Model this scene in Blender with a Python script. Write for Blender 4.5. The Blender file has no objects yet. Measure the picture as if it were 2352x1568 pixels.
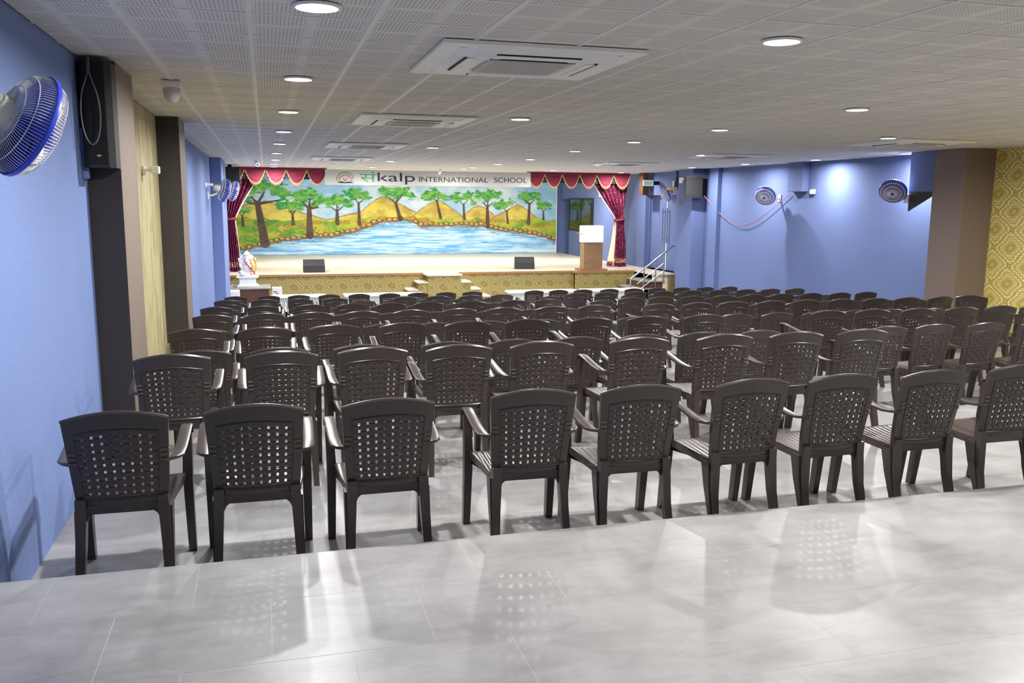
import bpy, bmesh, math, random
import numpy as np
from mathutils import Vector, Matrix, noise
PI = math.pi
random.seed(7)
scene = bpy.context.scene
COL = scene.collection

# ------------------------------------------------------------------ camera, exposure, world
CAM_Z = 1.777
def camera_axes(yaw, pitch, roll):
    cy, sy = math.cos(yaw), math.sin(yaw)
    fwd = Vector((sy*math.cos(pitch), cy*math.cos(pitch), -math.sin(pitch)))
    right = Vector((cy, -sy, 0)); up = right.cross(fwd)
    r2 = right*math.cos(roll) + up*math.sin(roll)
    return r2, r2.cross(fwd), fwd
cam_data = bpy.data.cameras.new('camera'); cam = bpy.data.objects.new('camera', cam_data); COL.objects.link(cam)
r_, u_, f_ = camera_axes(math.radians(15.5519), math.radians(9.04168), math.radians(0.45192))
cam.matrix_world = Matrix(((r_.x, u_.x, -f_.x, 0), (r_.y, u_.y, -f_.y, 0), (r_.z, u_.z, -f_.z, CAM_Z), (0, 0, 0, 1)))
cam_data.sensor_width = 36.0; cam_data.lens = 2018.54/2352*36.0; cam_data.clip_start = 0.05; cam_data.clip_end = 120
scene.camera = cam
scene.view_settings.view_transform = 'Standard'; scene.view_settings.look = 'None'
scene.view_settings.gamma = 1.0; scene.view_settings.use_curve_mapping = False
scene.view_settings.exposure = 0.06
scene.cycles.max_bounces = 7; scene.cycles.diffuse_bounces = 4; scene.cycles.glossy_bounces = 3; scene.cycles.transmission_bounces = 2
world = bpy.data.worlds.new('world'); scene.world = world; world.use_nodes = True
world.node_tree.nodes['Background'].inputs[0].default_value = (0.6, 0.65, 0.75, 1)
world.node_tree.nodes['Background'].inputs[1].default_value = 0.05
LAMP_W = 64.0          # power of one ceiling downlight
STAGE_W = 85.0         # power of one stage flood behind the valance

# ------------------------------------------------------------------ mesh helpers
def mesh_of(name, verts, faces, mat=None, smooth=None):
    me = bpy.data.meshes.new(name); me.from_pydata([tuple(v) for v in verts], [], faces); me.update()
    if mat: me.materials.append(mat)
    if smooth is not None:
        for p in me.polygons: p.use_smooth = True
        me.set_sharp_from_angle(angle=math.radians(smooth))
    return me
class MB:
    """collects shapes, links them as one mesh object"""
    def __init__(self): self.v = []; self.f = []
    def add(self, verts, faces):
        n = len(self.v); self.v += [Vector(v) for v in verts]; self.f += [tuple(i+n for i in f) for f in faces]; return self
    def box(self, x0, x1, y0, y1, z0, z1):
        v = [(x, y, z) for z in (z0, z1) for y in (y0, y1) for x in (x0, x1)]
        return self.add(v, [(0, 2, 3, 1), (4, 5, 7, 6), (0, 1, 5, 4), (2, 6, 7, 3), (0, 4, 6, 2), (1, 3, 7, 5)])
    def bbox(self, x0, x1, y0, y1, z0, z1, b=0.01, seg=2):
        bm = bmesh.new(); r = bmesh.ops.create_cube(bm, size=1)
        for v in bm.verts: v.co = Vector(((x0+x1)/2+v.co.x*(x1-x0), (y0+y1)/2+v.co.y*(y1-y0), (z0+z1)/2+v.co.z*(z1-z0)))
        bmesh.ops.bevel(bm, geom=bm.edges[:], offset=b, segments=seg, profile=0.5, affect='EDGES')
        bm.verts.index_update(); self.add([v.co.copy() for v in bm.verts], [[v.index for v in f.verts] for f in bm.faces]); bm.free(); return self
    def loft(self, secs, closed_ends=True, closed=True):
        n = len(secs[0]); v = [p for s in secs for p in s]; f = []
        m = n if closed else n-1
        for i in range(len(secs)-1):
            for j in range(m): f.append((i*n+j, i*n+(j+1) % n, (i+1)*n+(j+1) % n, (i+1)*n+j))
        if closed_ends and closed: f.append(tuple(range(n-1, -1, -1))); f.append(tuple((len(secs)-1)*n+j for j in range(n)))
        return self.add(v, f)
    def tube(self, pts, r, n=8, closed=False):
        pts = [Vector(p) for p in pts]; secs = []; up = Vector((0, 0, 1)); k = len(pts); prev = None
        for i, p in enumerate(pts):
            a = pts[(i-1) % k] if (closed or i > 0) else p; b = pts[(i+1) % k] if (closed or i < k-1) else p
            t = (b-a).normalized()
            s = prev - t*prev.dot(t) if prev is not None else t.cross(up)
            if s.length < 1e-4: s = t.cross(Vector((1, 0, 0)))
            s.normalize(); prev = s; w = s.cross(t)
            rr = r[i] if isinstance(r, (list, tuple)) else r
            secs.append([p + (s*math.cos(2*PI*j/n) + w*math.sin(2*PI*j/n))*rr for j in range(n)])
        if closed: secs.append(secs[0]); return self.loft(secs, False)
        return self.loft(secs)
    def lathe(self, prof, c=(0, 0, 0), n=24, axis=None):
        q = Vector((0, 0, 1)).rotation_difference(Vector(axis)) if axis is not None else None
        secs = []
        for r, h in prof:
            s = []
            for j in range(n):
                p = Vector((r*math.cos(2*PI*j/n), r*math.sin(2*PI*j/n), h))
                if q: p = q @ p
                s.append(p + Vector(c))
            secs.append(s)
        return self.loft(secs)
    def prism(self, poly, axis, a, b):
        def P(p, w): return {'x': (w, p[0], p[1]), 'y': (p[0], w, p[1]), 'z': (p[0], p[1], w)}[axis]
        return self.loft([[P(p, a) for p in poly], [P(p, b) for p in poly]])
    def sphere(self, c, r, n=16, m=10, sc=(1, 1, 1)):
        prof = []
        secs = []
        for i in range(1, m):
            t = PI*i/m - PI/2
            secs.append([Vector((c[0]+r*sc[0]*math.cos(t)*math.cos(2*PI*j/n), c[1]+r*sc[1]*math.cos(t)*math.sin(2*PI*j/n), c[2]+r*sc[2]*math.sin(t))) for j in range(n)])
        return self.loft(secs)
    def build(self, name, mat, parent=None, smooth=None):
        me = mesh_of(name, self.v, self.f, mat, smooth)
        bm = bmesh.new(); bm.from_mesh(me); bmesh.ops.recalc_face_normals(bm, faces=bm.faces[:]); bm.to_mesh(me); bm.free()
        if smooth is not None: me.set_sharp_from_angle(angle=math.radians(smooth))
        return link(name, me, parent)
def link(name, me, parent=None):
    o = bpy.data.objects.new(name, me); COL.objects.link(o)
    if parent: o.parent = parent
    return o
def tag(o, label=None, cat=None, group=None, kind=None):
    if label: o['label'] = label
    if cat: o['category'] = cat
    if group: o['group'] = group
    if kind: o['kind'] = kind
    return o
def thing(name, label, cat, loc=(0, 0, 0), rotz=0.0, group=None, kind=None):
    o = bpy.data.objects.new(name, None); COL.objects.link(o); o.location = loc; o.rotation_euler = (0, 0, rotz)
    o.empty_display_size = 0.1
    return tag(o, label, cat, group, kind)
def copy_tree(o, parent=None):
    c = o.copy(); COL.objects.link(c); c.parent = parent
    for ch in [x for x in KIDS.get(o.name, [])]: copy_tree(ch, c)
    return c
KIDS = {}
def remember(o):
    for x in bpy.data.objects:
        if x.parent is not None: KIDS.setdefault(x.parent.name, [])
    def rec(p):
        KIDS[p.name] = [x for x in bpy.data.objects if x.parent == p]
        for x in KIDS[p.name]: rec(x)
    rec(o)
def lerp(a, b, t): return a + (b-a)*t
def interp(tab, x):
    for (x0, y0), (x1, y1) in zip(tab, tab[1:]):
        if x0 <= x <= x1 or x1 <= x <= x0: return lerp(y0, y1, (x-x0)/(x1-x0))
    return tab[0][1] if abs(x-tab[0][0]) < abs(x-tab[-1][0]) else tab[-1][1]

# ------------------------------------------------------------------ materials
def srgb(r, g, b):
    f = lambda c: (c/255/12.92 if c/255 <= 0.04045 else ((c/255+0.055)/1.055)**2.4)
    return (f(r), f(g), f(b), 1.0)
class NT:
    def __init__(self, name):
        self.m = bpy.data.materials.new(name); self.m.use_nodes = True; self.t = self.m.node_tree
        self.b = self.t.nodes['Principled BSDF']; self.tc = None
    def n(self, kind, **kw):
        x = self.t.nodes.new(kind)
        for k, v in kw.items(): setattr(x, k, v)
        return x
    def l(self, a, b): self.t.links.new(a, b)
    def coord(self, which='Object'):
        if which == 'World': return self.n('ShaderNodeNewGeometry').outputs['Position']
        if not self.tc: self.tc = self.n('ShaderNodeTexCoord')
        return self.tc.outputs[which]
    def math(self, op, a, b=None, c=None):
        x = self.n('ShaderNodeMath', operation=op)
        for i, v in enumerate((a, b, c)):
            if v is None: continue
            if isinstance(v, (int, float)): x.inputs[i].default_value = v
            else: self.l(v, x.inputs[i])
        return x.outputs[0]
    def mix(self, fac, a, b):
        x = self.n('ShaderNodeMix', data_type='RGBA')
        for s, v in ((x.inputs[0], fac), (x.inputs[6], a), (x.inputs[7], b)):
            if isinstance(v, (int, float)): s.default_value = v
            elif isinstance(v, tuple): s.default_value = v
            else: self.l(v, s)
        return x.outputs[2]
    def ramp(self, fac, stops):
        x = self.n('ShaderNodeValToRGB'); e = x.color_ramp.elements
        while len(e) < len(stops): e.new(0.5)
        for i, (p, c) in enumerate(stops): e[i].position = p; e[i].color = c
        self.l(fac, x.inputs[0]); return x.outputs[0]
    def noise(self, scale, detail=4, rough=0.55, vec=None, dist=0.0):
        x = self.n('ShaderNodeTexNoise'); x.inputs['Scale'].default_value = scale; x.inputs['Detail'].default_value = detail
        x.inputs['Roughness'].default_value = rough; x.inputs['Distortion'].default_value = dist
        self.l(vec if vec is not None else self.coord(), x.inputs['Vector']); return x.outputs[0]
    def mapping(self, scale=(1, 1, 1), loc=(0, 0, 0), rot=(0, 0, 0), vec=None):
        x = self.n('ShaderNodeMapping'); x.inputs['Scale'].default_value = scale; x.inputs['Location'].default_value = loc; x.inputs['Rotation'].default_value = rot
        self.l(vec if vec is not None else self.coord(), x.inputs['Vector']); return x.outputs[0]
    def bump(self, h, strength=0.3, dist=0.01):
        x = self.n('ShaderNodeBump'); x.inputs['Strength'].default_value = strength; x.inputs['Distance'].default_value = dist
        self.l(h, x.inputs['Height']); self.l(x.outputs[0], self.b.inputs['Normal'])
    def color(self, c):
        if isinstance(c, tuple): self.b.inputs['Base Color'].default_value = c
        else: self.l(c, self.b.inputs['Base Color'])
    def set(self, **kw):
        for k, v in kw.items(): self.b.inputs[k.replace('_', ' ')].default_value = v
        return self
def plain(name, c, rough=0.5, metal=0.0, var=0.06, scale=6.0, bump=0.0, bscale=80.0, spec=0.5):
    t = NT(name); n = t.noise(scale)
    dk = tuple(x*(1-var*2) for x in c[:3])+(1,); lt = tuple(min(1, x*(1+var*2)) for x in c[:3])+(1,)
    t.color(t.ramp(n, [(0.3, dk), (0.7, lt)])); t.set(Roughness=rough, Metallic=metal, Specular_IOR_Level=spec)
    if bump: t.bump(t.noise(bscale, 3), bump, 0.004)
    return t.m
M = {}
def blue_wall(name, c):
    t = NT(name); big = t.noise(0.9, 3); fine = t.noise(1.0, 3, vec=t.mapping((150, 150, 60)))
    dk = tuple(x*0.90 for x in c[:3])+(1,)
    base = t.mix(t.ramp(big, [(0.35, (0, 0, 0, 1)), (0.7, (1, 1, 1, 1))]), dk, c)
    lt = tuple(min(1, x*1.12) for x in c[:3])+(1,)
    t.color(t.mix(t.ramp(fine, [(0.35, (0, 0, 0, 1)), (0.65, (1, 1, 1, 1))]), base, lt))
    t.set(Roughness=0.75, Specular_IOR_Level=0.25); t.bump(fine, 0.25, 0.003); return t.m
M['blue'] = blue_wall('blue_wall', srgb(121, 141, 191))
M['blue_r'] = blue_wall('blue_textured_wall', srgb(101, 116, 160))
M['brown'] = plain('brown_laminate', srgb(128, 112, 102), 0.55, var=0.05, scale=60, bump=0.12, bscale=300)
M['tile_floor'] = None
def floor_mat(name, c0, c1, rough):
    t = NT(name); w = t.coord('World'); a = t.noise(1.6, 6, 0.6, vec=w); b = t.noise(1.0, 5, 0.65, vec=t.mapping((3, 9, 3), rot=(0, 0, 0.5), vec=w), dist=0.6)
    col = t.mix(t.ramp(a, [(0.2, (0, 0, 0, 1)), (0.9, (1, 1, 1, 1))]), c0, c1)
    veil = t.ramp(b, [(0.35, (0, 0, 0, 1)), (0.9, (1, 1, 1, 1))])
    t.color(t.mix(t.math('MULTIPLY', veil, 0.5), col, tuple(min(1, x*1.18) for x in c1[:3])+(1,)))
    r = t.ramp(a, [(0.1, (rough*0.8,)*3+(1,)), (0.9, (rough*1.25,)*3+(1,))]); t.l(r, t.b.inputs['Roughness'])
    t.set(Specular_IOR_Level=0.35); return t.m
M['floor'] = floor_mat('grey_floor_tile', srgb(114, 112, 111), srgb(175, 173, 173), 0.33)
M['joint'] = plain('pale_grout', srgb(188, 184, 176), 0.6)
M['plastic'] = plain('brown_chair_plastic', srgb(64, 56, 54), 0.29, var=0.05, scale=9, bump=0.05, bscale=220)
def seat_mat():
    t = NT('brown_seat_plastic'); t.color(srgb(74, 63, 62))
    w = t.n('ShaderNodeTexWave', wave_type='BANDS', bands_direction='X'); w.inputs['Scale'].default_value = 9; w.inputs['Distortion'].default_value = 0
    t.l(t.coord(), w.inputs['Vector']); t.bump(w.outputs['Fac'], 0.22, 0.01); t.set(Roughness=0.27); return t.m
M['seat'] = seat_mat()
M['groove'] = plain('olive_chair_groove', srgb(104, 98, 72), 0.6)
def ceiling_tile_mat():
    t = NT('perforated_gypsum_tile'); sep = t.n('ShaderNodeSeparateXYZ'); t.l(t.coord(), sep.inputs[0]); masks = []; dd = []
    for ax in (0, 1):
        u = t.math('FRACT', t.math('DIVIDE', t.math('ADD', sep.outputs[ax], 0.3), 0.3))
        inside = t.math('MULTIPLY', t.math('GREATER_THAN', u, 0.10), t.math('LESS_THAN', u, 0.90))
        h = t.math('SUBTRACT', t.math('FRACT', t.math('MULTIPLY', u, 15.0)), 0.5)
        masks.append(inside); dd.append(t.math('MULTIPLY', h, h))
    hole = t.math('LESS_THAN', t.math('ADD', dd[0], dd[1]), 0.085)
    m = t.math('MULTIPLY', t.math('MULTIPLY', masks[0], masks[1]), hole)
    base = t.ramp(t.noise(2.5, 3), [(0.3, srgb(222, 218, 210)), (0.7, srgb(230, 227, 219))])
    t.color(t.mix(m, base, srgb(168, 164, 157))); t.set(Roughness=0.8, Specular_IOR_Level=0.2); return t.m
M['ctile'] = ceiling_tile_mat()
M['tbar'] = plain('white_grid_bar', srgb(226, 226, 224), 0.38, var=0.02)
M['white'] = plain('white_paint', srgb(232, 232, 230), 0.45, var=0.02)
M['white_gloss'] = plain('white_plastic', srgb(236, 236, 232), 0.3, var=0.02)
M['acwhite'] = plain('air_conditioner_white', srgb(246, 246, 244), 0.4, var=0.02)
M['acgrey'] = plain('air_conditioner_grille', srgb(196, 197, 193), 0.5, var=0.04, scale=40, bump=0.4, bscale=200)
M['darklam'] = plain('near_black_laminate', srgb(56, 50, 49), 0.6, var=0.06, scale=60, bump=0.12, bscale=300)
M['banner'] = plain('banner_vinyl', srgb(206, 204, 201), 0.5, var=0.01)
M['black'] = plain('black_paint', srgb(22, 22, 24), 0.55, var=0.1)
M['speaker'] = plain('black_speaker_vinyl', srgb(40, 40, 44), 0.6, var=0.08, scale=60, bump=0.25, bscale=260)
M['mesh'] = plain('dark_speaker_grille', srgb(24, 25, 27), 0.75, metal=0.0, var=0.15, scale=200, bump=0.5, bscale=400)
M['cream'] = plain('cream_plastic', srgb(232, 230, 205), 0.4, var=0.02)
M['fanblue'] = plain('translucent_blue_plastic', srgb(52, 72, 210), 0.3, var=0.03)
M['wire'] = plain('pale_wire', srgb(232, 232, 226), 0.35, var=0.03)
M['steel'] = plain('brushed_steel', srgb(200, 202, 204), 0.25, metal=1.0, var=0.05, scale=30)
M['wood'] = None
def wood_mat(name, c0, c1, scale=(1, 1, 1), rough=0.45, dist=2.0):
    t = NT(name); n = t.noise(3.0, 6, 0.6, vec=t.mapping(scale), dist=dist)
    t.color(t.ramp(n, [(0.3, c0), (0.5, tuple((a+b)/2 for a, b in zip(c0, c1))), (0.72, c1)])); t.set(Roughness=rough); return t.m
M['wood'] = wood_mat('podium_zebra_wood', srgb(110, 78, 54), srgb(176, 138, 100), (1, 1, 14))
M['edge'] = wood_mat('stage_edging_wood', srgb(140, 98, 58), srgb(176, 132, 84), (2, 20, 20))
M['deck'] = wood_mat('pale_stage_floor', srgb(206, 194, 170), srgb(224, 214, 192), (1.2, 9, 1), 0.35, 0.4)
M['darkwood'] = wood_mat('dark_brown_wood', srgb(70, 44, 34), srgb(98, 64, 48), (6, 6, 2), 0.5)
M['granite'] = plain('grey_granite', srgb(150, 146, 140), 0.35, var=0.15, scale=120)
M['marble'] = plain('white_marble', srgb(238, 238, 236), 0.35, var=0.03)
M['gold'] = plain('gold_trim', srgb(214, 178, 96), 0.45, var=0.1, scale=60)
M['lining'] = plain('cream_curtain_lining', srgb(236, 226, 196), 0.8, var=0.04)
M['velvet'] = plain('maroon_velvet', srgb(134, 38, 64), 0.75, var=0.12, scale=25)
def damask(name, ax, k=1.0):
    """ogee lattice wallpaper; ax = horizontal object axis"""
    t = NT(name); sep = t.n('ShaderNodeSeparateXYZ'); t.l(t.coord(), sep.inputs[0])
    u0 = t.math('DIVIDE', sep.outputs[ax], 0.66); v0 = t.math('DIVIDE', sep.outputs[2], 0.56)
    wob = t.math('MULTIPLY', t.math('SINE', t.math('MULTIPLY', v0, 4*PI)), 0.03)
    uu = t.math('ADD', u0, wob)
    tri = lambda q: t.math('MULTIPLY', t.math('ADD', t.math('COSINE', t.math('MULTIPLY', q, 2*PI)), t.math('MULTIPLY', t.math('COSINE', t.math('MULTIPLY', q, 6*PI)), 0.10)), 0.91)
    a = tri(uu); b = tri(v0)
    F = t.math('ABSOLUTE', t.math('ADD', a, b))
    d1 = t.math('SINE', t.math('MULTIPLY', t.math('ADD', u0, t.math('MULTIPLY', v0, 1.0)), 2*PI*7)); d2 = t.math('SINE', t.math('MULTIPLY', t.math('SUBTRACT', u0, v0), 2*PI*7))
    bead = t.math('GREATER_THAN', t.math('MULTIPLY', d1, d2), 0.05)
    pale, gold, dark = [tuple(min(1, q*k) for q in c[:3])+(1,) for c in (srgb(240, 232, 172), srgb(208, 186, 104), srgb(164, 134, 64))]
    ring = t.ramp(t.math('DIVIDE', F, 2.0), [(0.0, gold), (0.035, dark), (0.07, gold), (0.28, gold), (0.31, dark), (0.36, gold), (0.66, gold), (0.70, dark), (0.74, gold), (0.80, gold), (0.84, dark), (0.97, gold)])
    band = t.math('MULTIPLY', t.math('GREATER_THAN', F, 0.16), t.math('LESS_THAN', F, 0.56))
    band2 = t.math('MULTIPLY', t.math('GREATER_THAN', F, 0.80), t.math('LESS_THAN', F, 1.30))
    m = t.math('MULTIPLY', t.math('ADD', band, t.math('MULTIPLY', band2, 0.5)), bead)
    t.color(t.mix(m, ring, pale)); t.set(Roughness=0.5, Specular_IOR_Level=0.5)
    t.bump(m, 0.2, 0.004); return t.m
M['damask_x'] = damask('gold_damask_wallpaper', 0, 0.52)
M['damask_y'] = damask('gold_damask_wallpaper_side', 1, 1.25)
def streak():
    t = NT('gold_streaked_wallpaper'); n = t.noise(1.0, 5, 0.6, vec=t.mapping((20, 14, 1.6)), dist=0.5)
    w = t.noise(1.0, 3, vec=t.mapping((3, 5, 3)))
    c = t.ramp(n, [(0.30, srgb(142, 124, 76)), (0.5, srgb(180, 170, 128)), (0.7, srgb(192, 186, 146))])
    t.color(t.mix(t.math('MULTIPLY', t.math('GREATER_THAN', w, 0.6), 0.4), c, srgb(138, 118, 68))); t.set(Roughness=0.55); return t.m
M['streak'] = streak()
def curtain_mat():
    t = NT('maroon_brocade'); v = t.n('ShaderNodeTexVoronoi'); v.inputs['Scale'].default_value = 22; t.l(t.mapping((1, 1, 0.6)), v.inputs['Vector'])
    f = t.ramp(v.outputs['Distance'], [(0.0, srgb(196, 140, 96)), (0.22, srgb(170, 84, 96)), (0.34, srgb(112, 26, 66)), (1.0, srgb(92, 22, 58))])
    sep = t.n('ShaderNodeSeparateXYZ'); t.l(t.coord(), sep.inputs[0]); z = sep.outputs[2]
    hem = t.math('MULTIPLY', t.math('GREATER_THAN', z, -0.08), t.math('LESS_THAN', z, 0.06))
    dots = t.math('GREATER_THAN', t.noise(26, 1), 0.50)
    t.color(t.mix(t.math('MULTIPLY', hem, dots), f, srgb(226, 186, 130))); t.set(Roughness=0.6, Specular_IOR_Level=0.4); return t.m
M['curtain'] = curtain_mat()
def emis(name, c, s):
    t = NT(name); t.color((0.8, 0.8, 0.8, 1)); t.b.inputs['Emission Color'].default_value = c; t.b.inputs['Emission Strength'].default_value = s; return t.m
M['lamp'] = emis('lit_led_diffuser', (0.97, 0.98, 1.0, 1), 16.0)
M['sign'] = emis('lit_podium_panel', (1.0, 0.98, 1.0, 1), 2.6)
M['exit'] = emis('lit_exit_sign', srgb(190, 222, 214), 0.35)
M['glass'] = plain('dark_mirror_glass', srgb(26, 34, 36), 0.05, var=0.02, spec=0.9)
M['green'] = plain('logo_green', srgb(64, 168, 96), 0.5); M['ink'] = plain('logo_dark_ink', srgb(30, 40, 72), 0.5); M['red'] = plain('logo_red', srgb(214, 70, 50), 0.5)
M['darkink'] = plain('banner_black_ink', srgb(38, 40, 44), 0.5)
M['orange'] = plain('marigold_orange', srgb(240, 170, 40), 0.6, var=0.2, scale=40); M['flower_red'] = plain('rose_red', srgb(176, 44, 34), 0.6, var=0.2, scale=40)
M['redcable'] = plain('red_brown_cable', srgb(176, 96, 84), 0.5); M['greycable'] = plain('grey_cable', srgb(120, 118, 108), 0.5)

# ------------------------------------------------------------------ room shell
XL, XR, ZC = -1.126, 11.2, 2.658
LV = [0.0, -0.2, -0.4, -0.6, -0.8, -1.0]
EDGE = [3.882, 6.35, 8.95, 11.5, 14.1, 16.7]
def struct(o, label, cat=None): return tag(o, label, cat, kind='structure')
# raised platform: a bed with running-bond tiles, each tile an object
plat = struct(MB().box(XL, XR, -3.2, EDGE[0], -0.3, 0.1993).build('floor', M['joint']), 'raised grey tiled platform at the back of the hall', 'floor')
rows_y = [(EDGE[0], 3.43), (3.43, 2.94), (2.94, 2.45), (2.45, 1.96)]
g = 0.0009
tile_cache = {}
for ri, (y1, y0) in enumerate(rows_y):
    ph = -0.33 if ri % 2 == 0 else -0.607
    k0 = int(math.floor((XL-ph)/0.575)); x = ph + k0*0.575
    while x < 5.4:
        a, b = max(x, XL), x+0.575
        if b - a > 0.03:
            key = (round(b-a, 3), round(y1-y0, 3))
            if key not in tile_cache:
                w, d = (b-a)/2-g, (y1-y0)/2-g
                mb = MB(); c = 0.0005
                mb.loft([[(-w, -d, -0.0007), (w, -d, -0.0007), (w, d, -0.0007), (-w, d, -0.0007)], [(-w, -d, -c), (w, -d, -c), (w, d, -c), (-w, d, -c)],
                         [(-w+c, -d+c, 0), (w-c, -d+c, 0), (w-c, d-c, 0), (-w+c, d-c, 0)]])
                o = mb.build('floor_tile', M['floor'], plat); tile_cache[key] = o.data
            else: o = link('floor_tile', tile_cache[key], plat)
            o.location = ((a+b)/2, (y0+y1)/2, 0.2)
        x += 0.575
link('floor_tile_field', mesh_of('floor_tile_field', [(5.4, -3.2, 0.2), (XR, -3.2, 0.2), (XR, EDGE[0], 0.2), (5.4, EDGE[0], 0.2), (XL, -3.2, 0.2), (5.4, -3.2, 0.2), (5.4, 1.96, 0.2), (XL, 1.96, 0.2)], [(0, 1, 2, 3), (4, 5, 6, 7)], M['floor']), plat)
names = ['top', 'second', 'third', 'fourth', 'fifth', 'lowest']
for i, z in enumerate(LV):
    y0 = EDGE[i]; y1 = EDGE[i+1] if i < 5 else 33.3
    f = struct(MB().box(XL, XR, y0, y1, z-0.5, z).build('floor', M['floor']), 'grey polished floor, %s seating terrace counted from the platform' % names[i], 'floor')
    if i: MB().box(XL, XR, y0-0.03, y0+0.0, LV[i-1]-0.025, LV[i-1]+0.0015).build('nosing', M['granite'], f)
# ceiling with perforated tiles in a bar grid
TX0, TY0, TS = -0.646, 4.5876, 0.6
ceil = struct(MB().box(XL-0.1, XR+0.1, -3.3, 33.4, ZC+0.02, ZC+0.12).build('ceiling', M['ctile']), 'low suspended ceiling of perforated square tiles in a white grid', 'ceiling')
tiles = []
for i in range(-1, 20):
    for j in range(-13, 48):
        x0, x1 = max(XL, TX0+i*TS), min(XR, TX0+(i+1)*TS); y0, y1 = TY0+j*TS, min(33.3, TY0+(j+1)*TS)
        if x1-x0 > 0.02 and y1-y0 > 0.02: tiles.append((x0, x1, y0, y1))
def cam_px(p):
    d = Vector(p)-Vector((0, 0, CAM_Z)); z = d.dot(f_)
    return (z, 1176+d.dot(r_)/z*2018.5, 784-d.dot(u_)/z*2018.5) if z > 0.1 else (z, -9e9, -9e9)
def seen(t):
    z, px, py = cam_px(((t[0]+t[1])/2, (t[2]+t[3])/2, ZC)); return z > 0.1 and -200 < px < 2552 and -160 < py < 1568
tiles.sort(key=lambda t: (not seen(t), (t[0]+t[1])**2/4+(t[2]+t[3])**2/4))
tcache = {}; field = MB(); cx0, cy0 = TX0+0.3, TY0+0.3
for n, (x0, x1, y0, y1) in enumerate(tiles):
    e = 0.006
    if n < 300 and seen((x0, x1, y0, y1)):
        full = abs(x1-x0-TS) < 1e-6 and abs(y1-y0-TS) < 1e-6
        k = (round(x1-x0, 3), round(y1-y0, 3), round((x0-TX0) % TS, 3))
        ox, oy = TX0+TS*math.floor((x0-TX0)/TS+1e-6)+0.3, TY0+TS*math.floor((y0-TY0)/TS+1e-6)+0.3
        if k not in tcache:
            a, b, c, d = x0-ox+e, x1-ox-e, y0-oy+e, y1-oy-e; q = 0.004
            o = MB().loft([[(a, c, 0.012), (b, c, 0.012), (b, d, 0.012), (a, d, 0.012)], [(a, c, q), (b, c, q), (b, d, q), (a, d, q)], [(a+q, c+q, 0), (b-q, c+q, 0), (b-q, d-q, 0), (a+q, d-q, 0)]]).build('ceiling_tile', M['ctile'], ceil)
            tcache[k] = o.data
        else: o = link('ceiling_tile', tcache[k], ceil)
        o.location = (ox, oy, ZC+0.003+random.uniform(0, 0.0015))
    else: field.box(x0+e-cx0, x1-e-cx0, y0+e-cy0, y1-e-cy0, 0, 0.012)
fo = field.build('ceiling_tile_field', M['ctile'], ceil); fo.location = (cx0, cy0, ZC+0.003); fo['kind'] = 'stuff'
bar_y = MB().box(-0.013, 0.013, -3.2, 33.3, 0, 0.01).build('grid_bar', M['tbar'], ceil); bar_y.location = (TX0, 0, ZC-0.001)
for i in range(1, 20):
    o = link('grid_bar', bar_y.data, ceil); o.location = (TX0+i*TS, 0, ZC-0.001)
bar_x = MB().box(XL, XR, -0.009, 0.009, 0, 0.01).build('cross_bar', M['tbar'], ceil); bar_x.location = (0, TY0-3*TS, ZC)
for j in range(-2, 48):
    o = link('cross_bar', bar_x.data, ceil); o.location = (0, TY0+j*TS, ZC)
# walls
struct(MB().box(XL-0.12, XL, -3.2, 33.3, -1.5, ZC+0.1).build('wall_left', M['blue']), 'long blue textured wall behind the foreground fan', 'wall')
MB().box(XL, XL+0.006, 7.1, 10.47, -1.0, ZC).build('wallpaper_strip', M['streak'], bpy.data.objects['wall_left'])
wr = struct(MB().box(XR, XR+0.12, 11.7, 23.0, -1.5, ZC+0.1).box(XR, XR+0.12, 25.13, 32.2, -1.5, ZC+0.1).box(XR, XR+0.12, 23.0, 25.13, 2.0, ZC+0.1)
            .box(XR, XR+0.12, 32.2, 33.3, 1.89, ZC+0.1).box(XR+0.4, XR+0.5, 22.9, 33.4, -1.5, ZC+0.1).build('wall_right', M['blue_r']), 'blue textured wall carrying two fans and a loudspeaker', 'wall')
wg = struct(MB().box(XR, XR+0.12, -3.2, 11.7, -1.5, ZC+0.1).build('wall_right', M['damask_y']), 'gold damask wallpapered wall beside the wide brown pillar', 'wall')
struct(MB().box(XL-0.1, XR+0.5, 33.3, 33.4, -1.5, ZC+0.1).build('wall_back', M['blue_r']), 'blue wall behind the painted stage backdrop', 'wall')
struct(MB().box(XL-0.1, XR+0.1, -3.35, -3.2, -0.5, ZC+0.1).build('wall_rear', M['blue_r']), 'blue rear wall of the hall behind the viewer', 'wall')
def pillar(x0, x1, y0, y1, m, label, z1=ZC):
    return struct(MB().bbox(x0, x1, y0, y1, -1.2, z1, 0.006, 1).build('pillar', m), label, 'pillar')
for q in (pillar(XL, -0.918, 6.424, 7.2, M['brown'], 'nearest brown pillar on the blue wall, carrying the column speaker'), pillar(XL, -0.886, 10.454, 11.17, M['brown'], 'second brown pillar, behind the streaked gold strip')):
    b = q.bound_box; x1, y0 = b[6][0], b[0][1]
    MB().box(XL, x1, y0-0.004, y0+0.001, -1.0, ZC-0.001).build('front_panel', M['darklam'], q)['label'] = 'near-black laminate face'
pillar(XL, -0.896, 20.13, 22.35, M['blue'], 'blue pillar beside the wall fans near the stage')
pillar(10.615, XR, 11.664, 12.335, M['brown'], 'wide brown pillar between blue wall and gold wallpaper')
pillar(10.794, XR, 21.26, 22.1, M['blue_r'], 'blue pillar holding the square loudspeaker near the door')
pillar(11.08, XR, 20.45, 20.9, M['blue_r'], 'slim blue pillar just beside the speaker pillar')
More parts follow.
